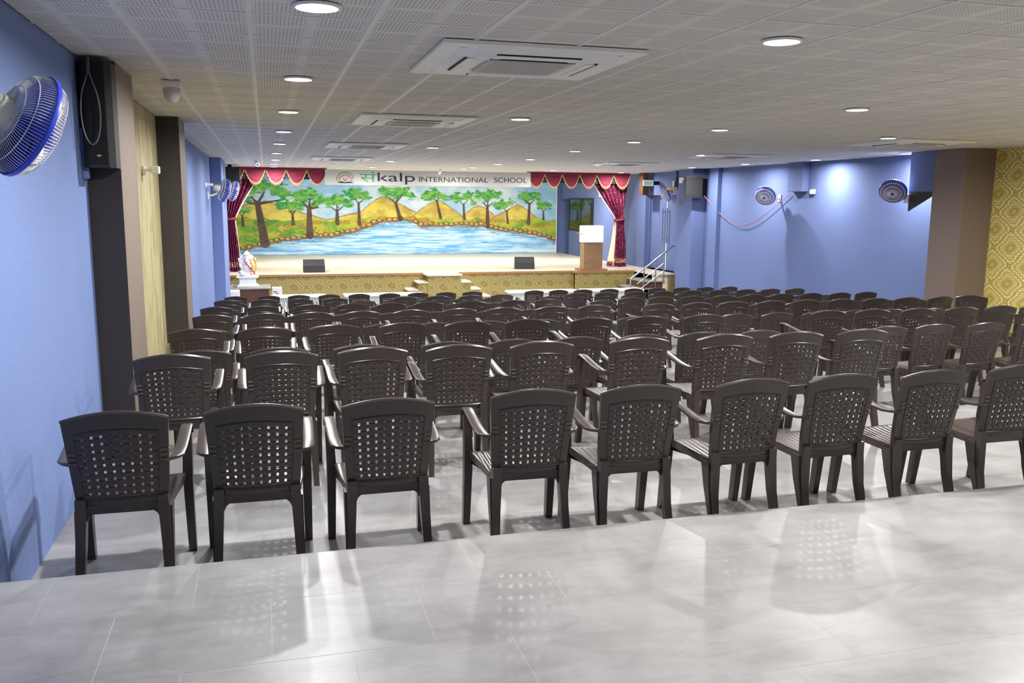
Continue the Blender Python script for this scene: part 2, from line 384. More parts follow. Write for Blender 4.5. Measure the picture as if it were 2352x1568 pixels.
def duct(x0, y0, y1, z0, label, black_wedge=False):
    t = thing('ceiling_duct_box', label, 'duct', (0, 0, 0))
    MB().box(x0, XR-0.001, y0, y1, z0, ZC-0.002).build('body', M['blue_r'], t)
    MB().box(x0+0.004, XR-0.003, y0+0.004, y1-0.004, z0-0.006, z0).build('underside', M['black'], t)  # shade under the box, put in as a black sheet
    if black_wedge: MB().prism([(y0, z0-0.006), (y1, z0-0.006), (y1, z0-0.33), (y0, z0-0.07)], 'x', x0+0.01, x0+0.03).build('wedge_plate', M['black'], t)  # black four-sided plate below the box
duct(10.62, 12.34, 12.9, 1.995, 'blue boxed duct with shade-black underside beside the wide brown pillar', True)
duct(11.047, 16.7, 17.25, 2.04, 'slim blue boxed duct hanging midway along the blue wall')
duct(10.96, 22.6, 22.75, 2.22, 'dark blue boxed duct above the wooden plank by the door')
o = MB().bbox(10.66, XR, 22.35, 22.62, 2.13, 2.18, 0.006, 1).build('wall_shelf', M['gold']); tag(o, 'pale wooden plank shelf under the duct near the door', 'shelf')
# door
d = thing('door_1', 'blue double door with long steel pull handles beside the stage', 'door', kind='structure')
for a, b in ((23.02, 23.98), (24.02, 25.11)):
    lf = MB().bbox(XR+0.2, XR+0.25, a, b, -0.2, 1.99, 0.006, 1).build('door_leaf', M['blue_r'], d)
    y = 23.86 if a < 23.5 else 24.16
    MB().tube([(XR+0.13, y, 0.6), (XR+0.13, y, 1.62)], 0.018, 8).tube([(XR+0.13, y, 0.7), (XR+0.2, y, 0.7)], 0.012, 6).tube([(XR+0.13, y, 1.52), (XR+0.2, y, 1.52)], 0.012, 6).build('pull_handle', M['steel'], lf, 40)
MB().box(XR+0.19, XR+0.2, 23.975, 24.025, -0.2, 1.99).build('meeting_strip', M['white'], d)
MB().box(XR+0.12, XR+0.4, 25.1, 25.13, -0.21, 2.0).build('jamb', M['blue_r'], d)
MB().box(XR+0.12, XR+0.4, 22.99, 23.02, -0.21, 2.0).build('jamb', M['blue_r'], d)
MB().box(XR+0.12, XR+0.4, 22.99, 25.13, 1.985, 2.0).build('head', M['blue_r'], d)
# dark framed mirror window on the stage side wall
w = thing('window_1', 'dark glazed window in the blue side wall of the stage', 'window', kind='structure')
MB().box(XR-0.012, XR, 29.6, 32.15, 0.75, 1.89).build('pane', M['glass'], w)
fr = MB()
for a in ((29.57, 29.61, 0.72, 1.92), (32.14, 32.18, 0.72, 1.92), (29.61, 32.14, 0.72, 0.76), (29.61, 32.14, 1.88, 1.92), (30.86, 30.89, 0.76, 1.88)): fr.box(XR-0.03, XR, *a)
fr.build('window_frame', M['black'], w)
tag(MB().bbox(XR-0.35, XR-0.03, 29.7, 30.4, 0.64, 0.69, 0.005, 1).build('window_shelf', M['edge']), 'small wooden ledge under the dark stage window', 'shelf')

# ------------------------------------------------------------------ ceiling downlights
ORD = ['first', 'second', 'third', 'fourth', 'fifth', 'sixth', 'seventh', 'eighth', 'ninth', 'tenth', 'eleventh', 'twelfth', 'thirteenth', 'fourteenth', 'fifteenth', 'sixteenth', 'seventeenth', 'eighteenth', 'nineteenth', 'twentieth']
ring = MB()
ring.lathe([(0.092, 0.0), (0.108, 0.0), (0.112, -0.006), (0.108, -0.012), (0.097, -0.014), (0.092, -0.008)], n=32)
ring_me = ring.build('trim_ring', M['white'], None, 40).data; bpy.data.objects.remove(bpy.data.objects['trim_ring'])
dif_me = MB().lathe([(0.0005, -0.0125), (0.05, -0.0125), (0.0955, -0.011), (0.0955, -0.003), (0.0005, -0.003)], n=32).build('diffuser', M['lamp'], None, 40).data; bpy.data.objects.remove(bpy.data.objects['diffuser'])
la = bpy.data.lights.new('downlight', 'AREA'); la.shape = 'DISK'; la.size = 0.10; la.energy = LAMP_W; la.color = (1.0, 0.99, 0.97); la.spread = math.radians(172)
LIGHTS = [('in the row along the near blue wall', [(0.258, 4.306), (0.262, 6.834), (0.253, 9.366), (0.258, 12.079), (0.242, 14.688), (0.241, 17.682), (0.238, 20.544), (0.237, 23.0), (0.239, 24.75)]),
          ('in the row behind the cassette units', [(2.745, 4.42), (2.665, 9.317), (2.709, 14.737), (2.718, 20.059), (2.78, 24.0)]),
          ('in the row above the aisle', [(5.365, 7.294), (5.32, 9.829), (5.227, 12.212), (5.215, 14.745), (5.36, 17.946), (5.338, 20.534), (5.274, 22.922), (5.25, 23.95)]),
          ('in the row beyond the aisle', [(8.034, 10.232), (7.769, 15.003), (7.657, 19.932), (7.85, 24.0)]),
          ('in the row along the far blue wall', [(10.742, 13.21), (10.654, 15.685), (10.441, 18.037), (10.3, 20.348), (10.19, 24.7)])]
UNSEEN = [(5.36, 4.7, 'above the aisle'), (8.03, 5.2, 'beyond the aisle'), (10.72, 8.0, 'close to the gold damask wall')]
def downlight(x, y, label, lamp=None):
    t = thing('ceiling_downlight', label, 'light', (x, y, ZC-0.001), 0, 'round ceiling downlights')
    link('trim_ring', ring_me, t); link('diffuser', dif_me, t)
    lo = bpy.data.objects.new('downlight_lamp', lamp or la); COL.objects.link(lo); lo.parent = t; lo.location = (0, 0, -0.016)
for where, pts in LIGHTS:
    for i, (x, y) in enumerate(pts): downlight(x, y, 'round white LED downlight, %s from the viewer %s' % (ORD[i], where))
lb = la.copy(); lb.name = 'added_platform_light'; lb.energy = LAMP_W*0.7  # unseen lamps added behind the viewer to brighten the platform
for x, y, w in ((2.75, 1.5, 'over the platform in the row behind the cassettes'), (5.4, 1.7, 'over the platform at the aisle')):
    downlight(x, y, 'unseen LED downlight added behind the viewer, ' + w, lb)
for x, y, w in UNSEEN: downlight(x, y, 'round white LED downlight nearest the platform step, ' + w)
# stage floods fixed to the ceiling behind the valance
sl = bpy.data.lights.new('stage_flood', 'AREA'); sl.shape = 'RECTANGLE'; sl.size = 0.5; sl.size_y = 0.18; sl.energy = STAGE_W; sl.color = (1.0, 0.985, 0.95); sl.spread = math.radians(140)
for k, x in enumerate((0.6, 3.0, 5.4, 7.8, 10.2)):
    t = thing('stage_flood', 'stage flood lamp hung behind the maroon valance, %s from the near wall' % ORD[k], 'light', (x, 27.6, ZC-0.02), 0, 'stage flood lamps')
    MB().bbox(-0.28, 0.28, -0.05, 0.05, -0.14, -0.02, 0.01, 1).build('housing', M['black'], t)
    lo = bpy.data.objects.new('stage_flood_lamp', sl); COL.objects.link(lo); lo.parent = t; lo.location = (0, 0.1, -0.16); lo.rotation_euler = (math.radians(32), 0, 0)

# ------------------------------------------------------------------ cassette air conditioners
def cassette(x, y, label, s=1.22):
    t = thing('cassette_air_conditioner', label, 'air conditioner', (x, y, ZC), 0, 'ceiling cassette units')
    h = s/2; q = 0.475
    fr = MB()
    for a in ((-h, h, -h, -q-0.02), (-h, h, q+0.02, h), (-h, -q-0.02, -q-0.02, q+0.02), (q+0.02, h, -q-0.02, q+0.02)): fr.box(a[0], a[1], a[2], a[3], -0.022, -0.002)
    fr.build('surround_plate', M['acwhite'], t)
    pn = MB()     # bevelled square fascia with chamfered corners
    c = 0.05
    def octo(r, z, k=c): return [(-r+k, -r, z), (r-k, -r, z), (r, -r+k, z), (r, r-k, z), (r-k, r, z), (-r+k, r, z), (-r, r-k, z), (-r, -r+k, z)]
    pn.loft([octo(q+0.02, -0.004), octo(q+0.02, -0.022), octo(q, -0.034), octo(0.30, -0.046, 0.1), octo(0.285, -0.04, 0.09), octo(0.285, -0.036, 0.09)])
    fa = pn.build('fascia', M['acwhite'], t, 25)
    for k in range(4):
        lv = MB().box(-0.26, 0.26, -0.42, -0.405, -0.0455, -0.036).build('outlet_slot', M['black'], fa); lv.rotation_euler = (0, 0, k*PI/2)
        b = MB().bbox(-0.255, 0.255, -0.404, -0.345, -0.048, -0.041, 0.003, 1).build('louvre_blade', M['acwhite'], fa); b.rotation_euler = (0, 0, k*PI/2)
    gr = MB().bbox(-0.265, 0.265, -0.265, 0.265, -0.05, -0.036, 0.006, 1).build('intake_grille', M['acgrey'], t)
    sl = MB()
    for k in range(9): sl.box(-0.23, 0.23, -0.232+k*0.058-0.004, -0.232+k*0.058+0.004, -0.052, -0.049)
    sl.build('grille_slots', M['acgrey'], gr)
    sb = MB().box(-0.27, 0.27, -0.272, -0.266, -0.049, -0.04).build('grille_seam', M['black'], gr)
for i, (x, y) in enumerate(((1.585, 5.54), (1.585, 9.9), (1.585, 14.62), (1.585, 19.3))):
    cassette(x, y, 'white square cassette air conditioner, %s from the viewer near the first pillar side' % ORD[i])
for i, (x, y) in enumerate(((8.95, 10.95), (8.4, 15.2), (7.9, 19.05))):
    cassette(x, y, 'white square cassette air conditioner, %s from the viewer beyond the aisle' % ORD[i])

# ------------------------------------------------------------------ chairs
def make_chair():
    t = thing('plastic_armchair', 'brown chair', 'chair')
    ztop = lambda s: 0.826+0.038*(1-s*s); zbot = lambda s: 0.445
    def back(s, tt, off=0.0):
        z = lerp(zbot(s), ztop(s), tt)
        hw = lerp(0.192, 0.217, min(1, max(0, (z-0.44)/0.38))**0.8)
        x = s*hw
        y = -0.205 - 0.085*max(0.0, (z-0.44)/0.42)**1.25 - 0.028*(1-s*s)*(1-0.35*tt)
        return Vector((x, y+off, z))
    fr = MB()
    def patch(s0, s1, t0, t1, ns, nt, th=0.02, curve=None):
        secs = []
        rows_ = []
        for j in range(nt+1):
            tt = lerp(t0, t1, j/nt); rows_.append([(lerp(s0, s1, i/ns), tt) for i in range(ns+1)])
        for r in rows_:
            secs.append([back(s, tt) for s, tt in r]+[back(s, tt, th) for s, tt in reversed(r)])
        fr.loft(secs)
    SI, T0, T1 = 0.80, 0.03, 0.815
    patch(-1, 1, T1, 1.0, 16, 3, 0.024)            # top rail
    patch(-1, -SI, -0.02, T1, 2, 12, 0.026); patch(SI, 1, -0.02, T1, 2, 12, 0.026)   # stiles
    patch(-SI, SI, -0.035, T0, 12, 1, 0.03)          # bottom rail
    # thin raised bead round the woven field
    bead = [back(lerp(-SI, SI, i/16), T1, -0.003) for i in range(17)]
    fr.tube(bead, 0.0028, 5)
    fr.tube([back(lerp(-SI, SI, i/12), T0, -0.004) for i in range(13)], 0.005, 5)
    for sg in (-1, 1): fr.tube([back(sg*SI, lerp(T0, T1, i/12), -0.002) for i in range(13)], 0.003, 5)
    # rolled top edge
    fr.tube([back(lerp(-1, 1, i/20), 1.0, 0.008) for i in range(21)], 0.010, 6)
    bf = fr.build('back_frame', M['plastic'], t, 50)
    gv = MB()
    for sg in (-1, 1):
        for k in range(3):
            tt = 0.47+k*0.062
            a, b = back(sg*0.83, tt, -0.0025), back(sg*0.97, tt, -0.0025)
            gv.box(min(a.x, b.x), max(a.x, b.x), a.y-0.001, a.y+0.004, a.z-0.0035, a.z+0.0035)
    gv.build('groove_lines', M['groove'], bf)['kind'] = 'stuff'
    wv = MB(); NV, NH = 9, 10
    ss = [lerp(-SI+0.06, SI-0.06, i/(NV-1)) for i in range(NV)]; ts = [lerp(T0+0.025, T1-0.025, j/(NH-1)) for j in range(NH)]
    hs, ht = (ss[1]-ss[0])*0.36, (ts[1]-ts[0])*0.30; A = 0.0030
    for i, s in enumerate(ss):                     # upright strips
        secs = []
        for k in range(2*NH+1):
            tt = lerp(T0, T1, k/(2*NH)); ph = (tt-ts[0])/(ts[1]-ts[0]); o = A*math.cos(PI*(ph+i))
            a0, a1 = s-hs, s+hs
            secs.append([back(a0, tt, o), back(a1, tt, o), back(a1, tt, o+0.003), back(a0, tt, o+0.003)])
        wv.loft(secs)
    for j, tt in enumerate(ts):                    # level strips
        secs = []
        for k in range(2*NV+1):
            s = lerp(-SI, SI, k/(2*NV)); ph = (s-ss[0])/(ss[1]-ss[0]); o = -A*math.cos(PI*(ph+j))
            secs.append([back(s, tt-ht, o), back(s, tt+ht, o), back(s, tt+ht, o+0.009), back(s, tt-ht, o+0.009)])
        wv.loft(secs)
    wv.build('woven_panel', M['plastic'], t, 45)
    # seat
    st = MB(); nx, ny = 14, 12; top = []
    for j in range(ny+1):
        v = j/ny; y = lerp(-0.195, 0.245, v); hw = lerp(0.186, 0.236, v)
        row = []
        for i in range(nx+1):
            s = lerp(-1, 1, i/nx); z = 0.415 + 0.022*v - 0.016*(1-s*s)*(1-v*0.6) - (0.03*max(0, (v-0.82)/0.18)**2)
            row.append(Vector((s*hw, y, z)))
        top.append(row)
    verts = [p for r in top for p in r]; faces = []
    for j in range(ny):
        for i in range(nx): a = j*(nx+1)+i; faces.append((a, a+1, a+nx+2, a+nx+1))
    st.add(verts, faces)
    rim = [top[0][i] for i in range(nx+1)]+[top[j][nx] for j in range(1, ny+1)]+[top[ny][i] for i in range(nx-1, -1, -1)]+[top[j][0] for j in range(ny-1, 0, -1)]
    low = [Vector((p.x*0.985, p.y*0.985, p.z-(0.012 if p.y < -0.19 else 0.045))) for p in rim]; n = len(rim)
    st.add(rim+low, [(k, (k+1) % n, n+(k+1) % n, n+k) for k in range(n)]); st.add(low, [tuple(range(n))])
    st.build('seat', M['seat'], t, 40)
    gs = MB()
    for sg in (-1, 1): gs.prism([(sg*0.152, 0.392), (sg*0.152, 0.35), (sg*0.142, 0.372), (sg*0.128, 0.384), (sg*0.108, 0.392)], 'y', -0.21, -0.192)
    gs.loft([[(-0.185, -0.212, 0.385), (0.185, -0.212, 0.385), (0.185, -0.19, 0.385), (-0.185, -0.19, 0.385)], [(-0.19, -0.222, 0.428), (0.19, -0.222, 0.428), (0.19, -0.19, 0.428), (-0.19, -0.19, 0.428)]]).build('rear_rail', M['plastic'], t)
    for sg in (-1, 1):
        def quad(x0, x1, y0, y1, z): return [(sg*x0, y0, z), (sg*x1, y0, z), (sg*x1, y1, z), (sg*x0, y1, z)]
        lg = MB().loft([quad(0.148, 0.194, -0.235, -0.185, 0.46), quad(0.150, 0.196, -0.232, -0.178, 0.40), quad(0.160, 0.199, -0.246, -0.2, 0.22), quad(0.172, 0.206, -0.298, -0.262, 0.0)])
        lg.loft([quad(0.190, 0.205, -0.20, -0.12, 0.40), quad(0.194, 0.206, -0.215, -0.16, 0.26), quad(0.196, 0.208, -0.26, -0.235, 0.08)])
        lg.build('leg', M['plastic'], t, 30)
        MB().loft([quad(0.220, 0.262, 0.19, 0.235, 0.655), quad(0.220, 0.262, 0.185, 0.23, 0.56), quad(0.214, 0.26, 0.18, 0.236, 0.43), quad(0.216, 0.259, 0.19, 0.245, 0.30), quad(0.220, 0.258, 0.235, 0.28, 0.0)]).build('leg', M['plastic'], t, 30)
        path = [(0.197, -0.245, 0.628), (0.224, -0.222, 0.625), (0.238, -0.17, 0.626), (0.242, -0.09, 0.634), (0.244, 0.0, 0.648), (0.245, 0.08, 0.662), (0.245, 0.15, 0.672), (0.244, 0.2, 0.672), (0.243, 0.232, 0.655), (0.242, 0.24, 0.625)]
        secs = []
        for k, p in enumerate(path):
            w_ = 0.0265 if k > 1 else (0.012, 0.022)[k]; q = 0.007
            a = Vector(path[max(0, k-1)]); b = Vector(path[min(len(path)-1, k+1)]); d = (b-a).normalized()
            nrm = Vector((0, -d.z, d.y)).normalized() if k > 1 else Vector((0, 0, 1))
            side = Vector((1, 0, 0)) if k > 1 else Vector((0.75, 0.65, 0)).normalized()
            c = Vector(p)
            pts = [c-side*w_-nrm*q, c+side*w_-nrm*q, c+side*w_+nrm*q*0.6, c+side*(w_-0.008)+nrm*q, c-side*(w_-0.008)+nrm*q, c-side*w_+nrm*q*0.6]
            secs.append([(sg*v.x, v.y, v.z) for v in pts])
        am = MB().loft(secs); am.build('armrest', M['plastic'], t, 40)
    return t
proto = make_chair(); remember(proto)
CH = {'A': (4.05, 0, [-0.66, -0.08, 0.52, 1.25, 1.81, 2.442, 2.999, 3.59, 4.2]),
 'B': (5.5, 0, [-0.57, 0.06, 0.617, 1.173, 1.73, 2.44, 3.09, 3.67, 4.23]),
 'C': (6.85, 1, [-0.51, 0.07, 0.68, 1.367, 1.924, 2.48, 3.06, 3.62, 4.19, 5.502, 6.058, 6.63, 7.24]),
 'D': (8.0, 1, [-0.63, -0.04, 0.56, 1.19, 1.79, 2.38, 3.02, 3.62, 4.24, 5.701, 6.257, 6.814, 7.371, 7.927]),
 'E': (9.4, 2, [-0.64, 0.0, 0.61, 1.17, 1.74, 2.34, 2.96, 3.53, 4.11, 5.41, 5.966, 6.522, 7.078, 7.634, 8.19, 8.747, 9.304, 9.86]),
 'F': (10.6, 2, [-0.63, -0.05, 0.51, 1.07, 1.67, 2.27, 2.84, 3.47, 4.06, 4.953, 5.509, 6.065, 6.621, 7.177, 7.734, 8.291, 8.847, 9.405, 10.14]),
 'J': (11.9, 3, [-0.79, -0.19, 0.39, 1.0, 1.6, 2.21, 2.99, 3.57, 4.13, 5.6, 6.177, 6.733, 7.289, 7.845, 8.402, 8.958, 9.515, 10.071]),
 'G': (13.1, 3, [-0.73, -0.09, 0.57, 1.17, 1.75, 2.34, 3.01, 3.68, 4.24, 5.625, 6.181, 6.737, 7.293, 7.85, 8.406, 8.963, 9.519, 10.075]),
 'K': (14.5, 4, [-0.69, -0.06, 0.55, 1.2, 1.83, 2.43, 3.08, 3.73, 5.678, 6.234, 6.791, 7.347, 7.904, 8.46, 9.016, 9.6, 10.2]),
 'H': (15.8, 4, [-0.7, -0.07, 0.53, 1.14, 2.38, 2.98, 3.61, 4.2, 5.67, 6.26, 6.9, 7.5, 8.1, 8.7, 9.3, 9.867, 10.423]),
 'L': (17.1, 5, [-0.61, 0.01, 0.6, 1.76, 2.39, 3.1, 3.72, 4.31, 5.55, 6.15, 6.75, 7.36, 7.97, 8.57, 9.2, 9.83, 10.4]),
 'I': (18.3, 5, [-0.64, 0.0, 0.58, 1.19, 1.8, 2.43, 3.03, 3.62, 4.21, 5.58, 6.15, 6.72, 7.35, 7.93, 8.51, 9.12, 9.72, 10.32])}
order = sorted(CH, key=lambda k: CH[k][0]); first = True
rowname = {k: ('row nearest the platform step' if n == 0 else 'front row facing the stage' if n == len(order)-1 else '%s row from the platform step' % ORD[n]) for n, k in enumerate(order)}
rng = random.Random(3)
for k in order:
    Y, lv, xs = CH[k]
    for n, x in enumerate(xs):
        c = proto if first else copy_tree(proto); first = False
        rz = math.radians(rng.uniform(-1.5, 1.5)); dy = rng.uniform(-0.02, 0.02)
        if k == 'F' and n == len(xs)-1: rz = math.radians(-33)
        c.location = (x, Y+0.265+dy, LV[lv]); c.rotation_euler = (0, 0, rz)
        c['label'] = 'brown woven-back plastic armchair, %s from the near blue wall, %s' % (ORD[n], rowname[k])
        c['category'] = 'chair'; c['group'] = 'brown plastic armchairs in the %s' % rowname[k]
        if k == 'F' and n == len(xs)-1: c['label'] = 'brown woven-back plastic armchair turned aside in front of the wide brown pillar'

# ------------------------------------------------------------------ stage
ZS = -0.21
st = struct(thing('stage', 'raised stage with pale floor and gold damask front', 'stage'), 'raised stage with pale floor and gold damask front')
MB().box(XL, XR, 24.35, 33.3, ZS-0.05, ZS).build('deck', M['deck'], st)
MB().box(XL, 8.66, 24.37, 24.42, -1.0, ZS-0.05).build('front_panel', M['damask_x'], st)
MB().box(XL, 4.18, 24.33, 24.37, ZS-0.055, ZS+0.004).box(5.14, 8.62, 24.33, 24.37, ZS-0.055, ZS+0.004).build('edging', M['edge'], st)
# block under the podium
MB().box(8.66, 10.42, 24.06, 24.36, ZS-0.05, ZS).build('podium_block_deck', M['deck'], st)
MB().box(8.62, 10.44, 24.04, 24.36, ZS-0.056, ZS+0.003).box(8.60, 8.62, 24.04, 24.36, ZS-0.056, ZS+0.003).build('podium_block_edging', M['edge'], st)
MB().box(8.66, 10.44, 24.08, 24.3, -1.0, ZS-0.056).build('podium_block_panel', M['damask_x'], st)
# middle stair block with steps falling away to both sides
ms = thing('middle_stage_steps', 'gold damask stair block with pale treads at the middle of the stage', 'steps')
MB().box(4.2, 5.12, 23.66, 24.36, -1.0, ZS-0.04).build('block', M['damask_x'], ms)
MB().box(4.17, 5.15, 23.62, 24.36, ZS-0.04, ZS).build('landing', M['deck'], ms)
for sg, xe in ((-1, 4.2), (1, 5.12)):
    for k in range(3):
        z = ZS-0.2*(k+1); a, b = xe+sg*0.27*k, xe+sg*0.27*(k+1)
        x0, x1 = min(a, b), max(a, b)
        s = MB().box(x0-(0.02 if sg < 0 else 0), x1+(0.02 if sg > 0 else 0), 23.66, 24.36, z-0.035, z).build('tread', M['deck'], ms)
        MB().box(x0, x1, 23.69, 24.36, -1.0, z-0.035).build('step_front', M['damask_x'], s)
        MB().box(min(a, a+sg*0.006), max(a, a+sg*0.006), 23.7, 24.36, z, z+0.165).build('riser', M['darkwood'], s)
# stairs by the right wall with a steel handrail
rs = thing('side_stage_steps', 'stage steps with steel handrail beside the blue door', 'steps')
MB().box(10.5, XR, 22.85, 24.4, ZS-0.04, ZS).build('landing', M['deck'], rs)
MB().box(10.96, XR, 22.88, 22.92, -1.0, ZS-0.04).build('landing_front', M['damask_x'], rs)
MB().box(10.5, 10.96, 22.92, 22.95, -1.0, ZS-0.04).build('landing_riser', M['lining'], rs)
for k in range(3):
    z = ZS-0.2*(k+1); x1 = 10.5-0.28*k
    s = MB().box(x1-0.30, x1+0.35, 22.86-0.0, 24.06, z-0.035, z).build('tread', M['granite'], rs)
    MB().box(x1-0.28, x1+0.3, 22.9, 24.05, -1.0, z-0.035).build('riser', M['darkwood'], s)
hr = MB(); yr = 22.84
hr.tube([(9.80, yr, -0.95), (9.80, yr, -0.36), (9.82, yr, -0.32), (11.06, yr, 0.57), (11.12, yr, 0.58)], 0.024, 10)
hr.build('handrail', M['steel'], rs, 40)
for x in (10.2, 10.55, 10.8):
    MB().tube([(x, yr, max(-0.98, ZS-0.8+0.55*(x-9.8))), (x, yr, -0.34+0.715*(x-9.8))], 0.018, 8).build('baluster', M['steel'], rs, 40)
for dz in (0.28, 0.5):
    MB().tube([(10.0, yr, -0.2-dz), (10.82, yr, 0.39-dz)], 0.012, 8).build('mid_rail', M['steel'], rs, 40)
# podium with lit panel
p = thing('podium', 'striped wooden podium with a glowing white panel on the stage', 'podium', (9.2, 24.42, ZS))
MB().bbox(-0.42, 0.42, -0.26, 0.26, 0, 0.06, 0.008, 1).build('base', M['wood'], p)
MB().bbox(-0.29, 0.29, -0.17, 0.17, 0.06, 0.82, 0.006, 1).build('column', M['wood'], p)
MB().bbox(-0.315, 0.315, -0.2, 0.2, 0.82, 1.31, 0.02, 2).build('head_box', M['white_gloss'], p)
MB().bbox(-0.27, 0.27, -0.212, -0.198, 0.85, 1.28, 0.005, 1).build('lit_panel', M['sign'], p)
MB().tube([(-0.37, -0.05, 1.07), (0.36, -0.05, 1.07)], 0.014, 8).build('mic_rod', M['edge'], p)
# wedge monitors
def monitor(x, y, w, label, rz):
    t = thing('stage_monitor', label, 'speaker', (x, y, ZS), rz, 'stage floor monitors')
    MB().prism([(-0.22, 0), (0.22, 0), (0.26, 0.12), (0.15, 0.345), (0.04, 0.345), (-0.22, 0.19)], 'x', -w/2, w/2).build('cabinet', M['speaker'], t)
    g = MB().add([(-w/2+0.03, 0.25, 0.135), (w/2-0.03, 0.25, 0.135), (w/2-0.03, 0.155, 0.33), (-w/2+0.03, 0.155, 0.33), (-w/2+0.03, 0.265, 0.14), (w/2-0.03, 0.265, 0.14), (w/2-0.03, 0.17, 0.335), (-w/2+0.03, 0.17, 0.335)],
        [(0, 1, 2, 3), (4, 7, 6, 5), (0, 4, 5, 1), (1, 5, 6, 2), (2, 6, 7, 3), (3, 7, 4, 0)]).build('grille', M['mesh'], t)
    MB().bbox(-w/2-0.006, -w/2+0.004, -0.06, 0.06, 0.17, 0.21, 0.003, 1).build('handle', M['black'], t)
monitor(1.24, 25.15, 0.58, 'black wedge monitor speaker at the altar side of the stage edge', 0)
monitor(7.42, 25.35, 0.58, 'black wedge monitor speaker near the podium on the stage edge', math.radians(-12))
# proscenium side post
tag(MB().bbox(10.86, 11.05, 24.6, 24.9, 2.0, ZC-0.01, 0.006, 1).build('wooden_post', M['darkwood']), 'short brown wooden box hanging beside the right stage curtain', 'box')
# ------------------------------------------------------------------ curtains and valance
YC = 25.6
def curtain(name, tab, label, flip):
    t = thing(name, label, 'curtain'); nz, ns = 46, 64; v = []; f = []
    for j in range(nz+1):
        z = lerp(2.5, ZS+0.01, j/nz)
        a, b = interp([(q[0], q[1]) for q in tab], z), interp([(q[0], q[2]) for q in tab], z)
        wid = b-a; amp = min(0.09, 0.022/max(0.15, wid)*0.9+0.02)
        for i in range(ns+1):
            s = i/ns
            v.append((lerp(a, b, s), YC+amp*math.sin(s*2*PI*6.5+0.8*math.sin(z*3)), z+0.02*math.sin(s*9)*(1 if j == nz else 0)))
    for j in range(nz):
        for i in range(ns): q = j*(ns+1)+i; f.append((q, q+1, q+ns+2, q+ns+1))
    me = mesh_of('drape', v, f, M['curtain'], 80); o = link('drape', me, t); md = o.modifiers.new('thick', 'SOLIDIFY'); md.thickness = 0.008
    zt = 1.24; a, b = interp([(q[0], q[1]) for q in tab], zt), interp([(q[0], q[2]) for q in tab], zt)
    tb = MB(); n = 20
    tb.tube([((a+b)/2+(b-a)/2*1.06*math.cos(2*PI*i/n), YC+0.12*math.sin(2*PI*i/n), zt+0.02*math.cos(2*PI*i/n)) for i in range(n)], 0.035, 6, True)
    tb.build('tie_back', M['velvet'], t, 60)
    e = 2 if flip else 1
    tr = MB(); tr.tube([(interp([(q[0], q[e]) for q in tab], z), YC-0.03, z) for z in [lerp(2.45, 1.27, i/20) for i in range(21)]], 0.018, 6)
    tr.tube([(interp([(q[0], q[e]) for q in tab], z), YC-0.03, z) for z in [lerp(1.2, ZS+0.03, i/20) for i in range(21)]], 0.014, 6)
    tr.build('inner_trim', M['lining'], t, 60)
    return t
cl = curtain('stage_curtain', [(2.5, -1.1, -0.18), (2.22, -1.1, -0.28), (1.7, -1.1, -0.6), (1.3, -1.1, -0.80), (1.22, -1.09, -0.82), (1.0, -1.1, -0.80), (0.3, -1.11, -0.74), (-0.21, -1.11, -0.70)], 'maroon brocade stage curtain tied back behind the white statue', True)
cr = curtain('stage_curtain', [(2.5, 9.55, 10.8), (2.25, 9.72, 10.78), (1.8, 10.02, 10.74), (1.35, 10.36, 10.7), (1.22, 10.41, 10.69), (0.9, 10.42, 10.72), (0.2, 10.38, 10.78), (-0.21, 10.36, 10.82)], 'maroon brocade stage curtain tied back near the podium', False)
MB().loft([[(10.40, YC+0.04, 1.2), (10.46, YC+0.04, 1.2), (10.46, YC+0.06, 1.2), (10.40, YC+0.06, 1.2)], [(10.28, YC+0.0, 0.4), (10.45, YC+0.0, 0.4), (10.45, YC+0.05, 0.4), (10.28, YC+0.05, 0.4)], [(10.19, YC-0.02, -0.02), (10.42, YC-0.02, -0.02), (10.42, YC+0.03, -0.02), (10.19, YC+0.03, -0.02)]]).build('lining_fold', M['lining'], cr, 60)
MB().loft([[(10.19, YC-0.03, -0.02), (10.42, YC-0.03, -0.02), (10.42, YC+0.04, -0.02), (10.19, YC+0.04, -0.02)], [(10.17, YC-0.03, -0.17), (10.42, YC-0.03, -0.19), (10.42, YC+0.04, -0.19), (10.17, YC+0.04, -0.17)]]).build('lining_hem', M['curtain'], cr, 60)
def swag_mesh(w, drop):
    v = []; f = []; nx, nz = 20, 14
    for j in range(nz+1):
        tt = j/nz
        for i in range(nx+1):
            s = lerp(-1, 1, i/nx); d = lerp(0.03, drop, (1-abs(s)**2.2))
            z = -tt*d; x = s*w/2*(1-0.03*tt)
            y = -0.05*(1-s*s)*tt - 0.014*math.sin(tt*PI*6.5)*(1-s*s)
            v.append((x, y, z))
    for j in range(nz):
        for i in range(nx): q = j*(nx+1)+i; f.append((q, q+1, q+nx+2, q+nx+1))
    return mesh_of('swag', v, f, M['velvet'], 80)
def fringe_mesh(w, drop):
    mb = MB()
    for i in range(15):
        s = lerp(-0.97, 0.97, i/14); d = lerp(0.03, drop, (1-abs(s)**2.2)); c = (s*w/2*0.97, -0.05*(1-s*s)-0.006, -d)
        mb.lathe([(0.005, 0.012), (0.014, -0.005), (0.006, -0.016), (0.012, -0.05), (0.004, -0.056)], c, 6)
    pts = []
    for i in range(21):
        s = lerp(-1, 1, i/20); d = lerp(0.03, drop, (1-abs(s)**2.2)); pts.append((s*w/2*0.97, -0.05*(1-s*s)-0.008, -d))
    mb.tube(pts, 0.012, 6)
    o = mb.build('fringe', M['gold'], None, 60); me = o.data; bpy.data.objects.remove(o); return me
